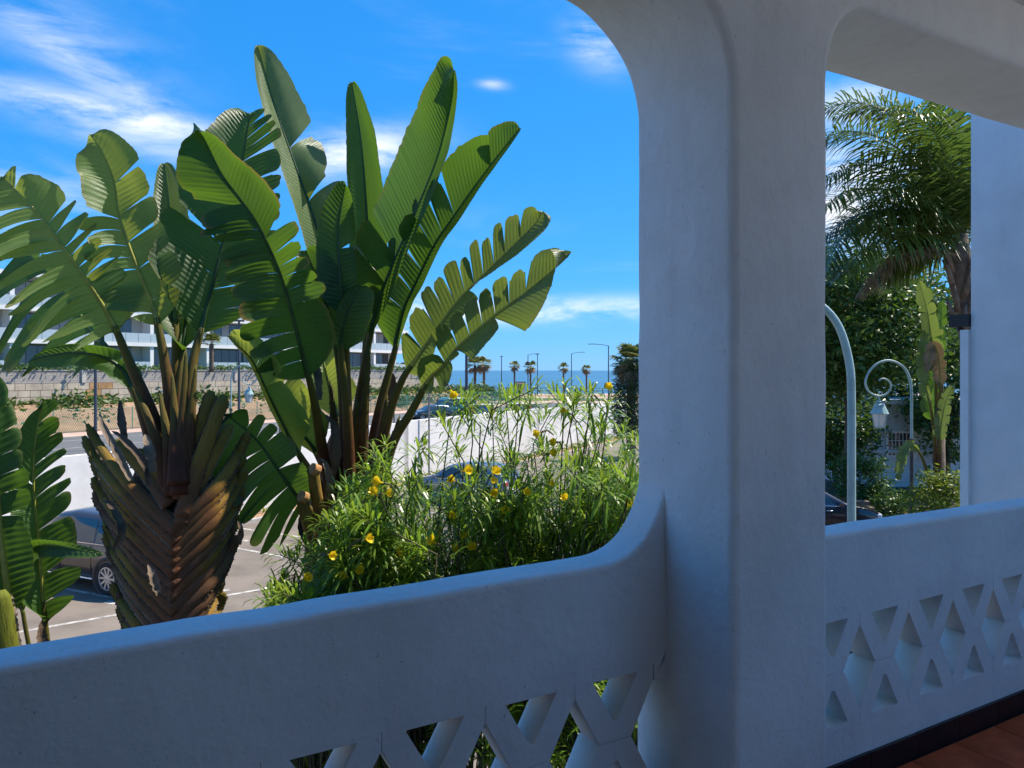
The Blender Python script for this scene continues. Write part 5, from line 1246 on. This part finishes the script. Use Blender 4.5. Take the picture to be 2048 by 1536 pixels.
q = at(1778, 0, 24.0); tree('garden_shrub', (q.x, q.y, 0), 1, (q.x, q.y, .55), (.65, .5, .5), 44, 60, .25, .10, M['foliage'], 'low dark rounded shrub in the garden bed', 'garden shrubs', 55, 3, .04)
q = at(1878, 0, 17.5); tree('garden_shrub', (q.x, q.y, 0), 2, (q.x, q.y, 1.55), (.72, .6, .95), 100, 70, .22, .085, M['foliage_lt'], 'bright yellow-green shrub beside the wing wall', 'garden shrubs', 56, 5, .05)
q = at(1720, 0, 25.0); tree('garden_shrub', (q.x, q.y, 0), 1.5, (q.x, q.y, 1.3), (.9, .6, .9), 70, 60, .3, .12, M['foliage'], 'shrub with drooping twigs on the shaded lawn', 'garden shrubs', 57, 5, .05)
# feather palm
q = at(1921, 0, 15.5); fpalm = empty('feather_palm', (at(1975, 0, 15.5).x, q.y, 0), 'tall feather palm with arching fronds next to the wing wall', 'palm tree')
kpt = 15.5/F; crown = at(1921, 505, 15.5)
mb = MB(); tx = at(1975, 0, 15.5).x-q.x
mb.tube([V((q.x+tx*f_, q.y, z_)) for f_, z_ in ((1, -.1), (.98, .8), (.9, 2.4), (.62, 4.2), (.25, crown.z-1.2), (.05, crown.z-.5), (0, crown.z-.1), (0, crown.z+.5))], [.26, .20, .18, .18, .20, .25, .20, .10], 14); mb.build('trunk', M['palmbark'], fpalm, True)
for i, (dx, dz) in enumerate([(-34, 40), (18, 60), (-14, 90), (30, 20), (-26, 120), (10, 130), (-38, 10), (34, 90)]):   # old frond bases
    a = at(1921+dx*.45, 505+dz+28, 15.28); b = at(1921+dx, 505+dz-26, 15.2); mb = MB(); mb.tube([a, a.lerp(b, .5)+V((0, -.03, 0)), b], [.07, .055, .035], 6); mb.build('frond_base', M['palmbark'], fpalm, True)
fr_ = [[(1918, 500, 15.5), (1885, 400, 15.2), (1800, 300, 14.9), (1700, 262, 14.7), (1600, 300, 14.6)],
       [(1918, 500, 15.5), (1870, 420, 15.4), (1800, 350, 15.3), (1720, 330, 15.2), (1630, 370, 15.1)],
       [(1920, 500, 15.5), (1925, 380, 15.6), (1918, 260, 15.8), (1880, 160, 16.0)],
       [(1922, 500, 15.5), (1950, 380, 15.2), (1985, 260, 15.0), (2060, 180, 14.8)],
       [(1916, 500, 15.5), (1860, 450, 15.7), (1790, 425, 15.9), (1715, 430, 16.1), (1640, 480, 16.2)],
       [(1916, 505, 15.5), (1870, 470, 15.1), (1800, 470, 14.8), (1730, 500, 14.6), (1670, 560, 14.5)],
       [(1918, 500, 15.5), (1895, 370, 15.9), (1840, 260, 16.3), (1760, 215, 16.6), (1670, 235, 16.9)],
       [(1915, 510, 15.5), (1870, 505, 15.6), (1815, 520, 15.7), (1760, 560, 15.8)],
       [(1925, 500, 15.5), (1985, 430, 15.8), (2070, 400, 16.2), (2160, 430, 16.6)],
       [(1920, 498, 15.5), (1905, 400, 14.9), (1890, 310, 14.4), (1850, 240, 14.0), (1790, 215, 13.7)],
       [(1915, 505, 15.5), (1850, 480, 16.0), (1770, 455, 16.4), (1690, 460, 16.8)],
       [(1917, 500, 15.5), (1865, 440, 15.0), (1790, 385, 14.6), (1705, 380, 14.3), (1640, 420, 14.1)],
       [(1920, 498, 15.5), (1912, 380, 15.3), (1900, 280, 15.2), (1868, 190, 15.1)],
       [(1916, 502, 15.5), (1880, 480, 16.2), (1830, 500, 16.7), (1790, 550, 17.0)],
       [(1916, 505, 15.5), (1850, 440, 15.2), (1760, 420, 15.0), (1690, 465, 14.8), (1645, 550, 14.7)],
       [(1918, 500, 15.5), (1870, 340, 15.8), (1790, 235, 16.0), (1700, 205, 16.2), (1610, 235, 16.4)]]
for i, pts in enumerate(fr_):
    feather_frond(fpalm, [at(*p) for p in pts], M['frond'], 78, 1.15, .038, .55, 600+i, .032, .75)
for i, pts in enumerate([[(1915, 510, 15.4), (1850, 500, 15.1), (1780, 520, 14.9), (1720, 590, 14.8)]]):
    feather_frond(fpalm, [at(*p) for p in pts], M['frond_dry'], 50, .55, .03, .9, 640+i, .03, .3, 'dead_frond')
# banana-like clump climbing beside the palm trunk
q = at(1860, 0, 18.5); bn = empty('banana_plant', (q.x, q.y, 0), 'banana plant with upright and drying leaves against the dark trees', 'plant')
bl_ = [([(1878, 1020, 18.5), (1874, 800, 18.5), (1866, 710, 18.4), (1856, 630, 18.3), (1838, 560, 18.3)], .62, 20, 26, 'leaf_grey'), ([(1884, 1020, 18.6), (1884, 800, 18.6), (1882, 680, 18.6), (1884, 590, 18.6)], .7, 12, 14, 'leaf'),
       ([(1872, 1020, 18.4), (1868, 860, 18.3), (1850, 760, 18.2), (1845, 700, 18.2), (1850, 660, 18.1)], .6, 16, 14, 'leaf_grey'), ([(1880, 1020, 18.4), (1880, 880, 18.2), (1890, 810, 18.1), (1905, 770, 18.0)], .55, 18, 16, 'leaf_grey'),
       ([(1875, 1020, 18.5), (1870, 900, 18.6), (1862, 800, 18.6), (1870, 760, 18.6), (1890, 730, 18.6)], .6, 24, 20, 'leaf'), ([(1870, 1020, 18.3), (1850, 930, 18.1), (1825, 890, 18.0), (1805, 905, 17.9), (1795, 960, 17.9)], .55, 14, 14, 'leaf_grey'),
       ([(1878, 1020, 18.3), (1880, 800, 18.2), (1878, 720, 18.1), (1866, 690, 18.0), (1852, 745, 17.9)], .62, 16, 16, 'frond_dry')]
for i, (pts, bs, a, b, mt) in enumerate(bl_):
    big_leaf(bn, pts, bs, a*1.0, b*1.0, 15, 25, tears(.1, .9, 6, 700+i), tears(.1, .9, 6, 720+i), .2, .2, 0, 0, mt, 'rib', r0=.05, seed=700+i, gap=.12)
mb = MB(); mb.tube([V((q.x+.2, q.y, -.05)), V((q.x+.22, q.y, 1.5)), V((q.x+.24, q.y, 3.9))], [.18, .15, .10], 10); mb.build('trunk', M['palmbark'], bn, True)
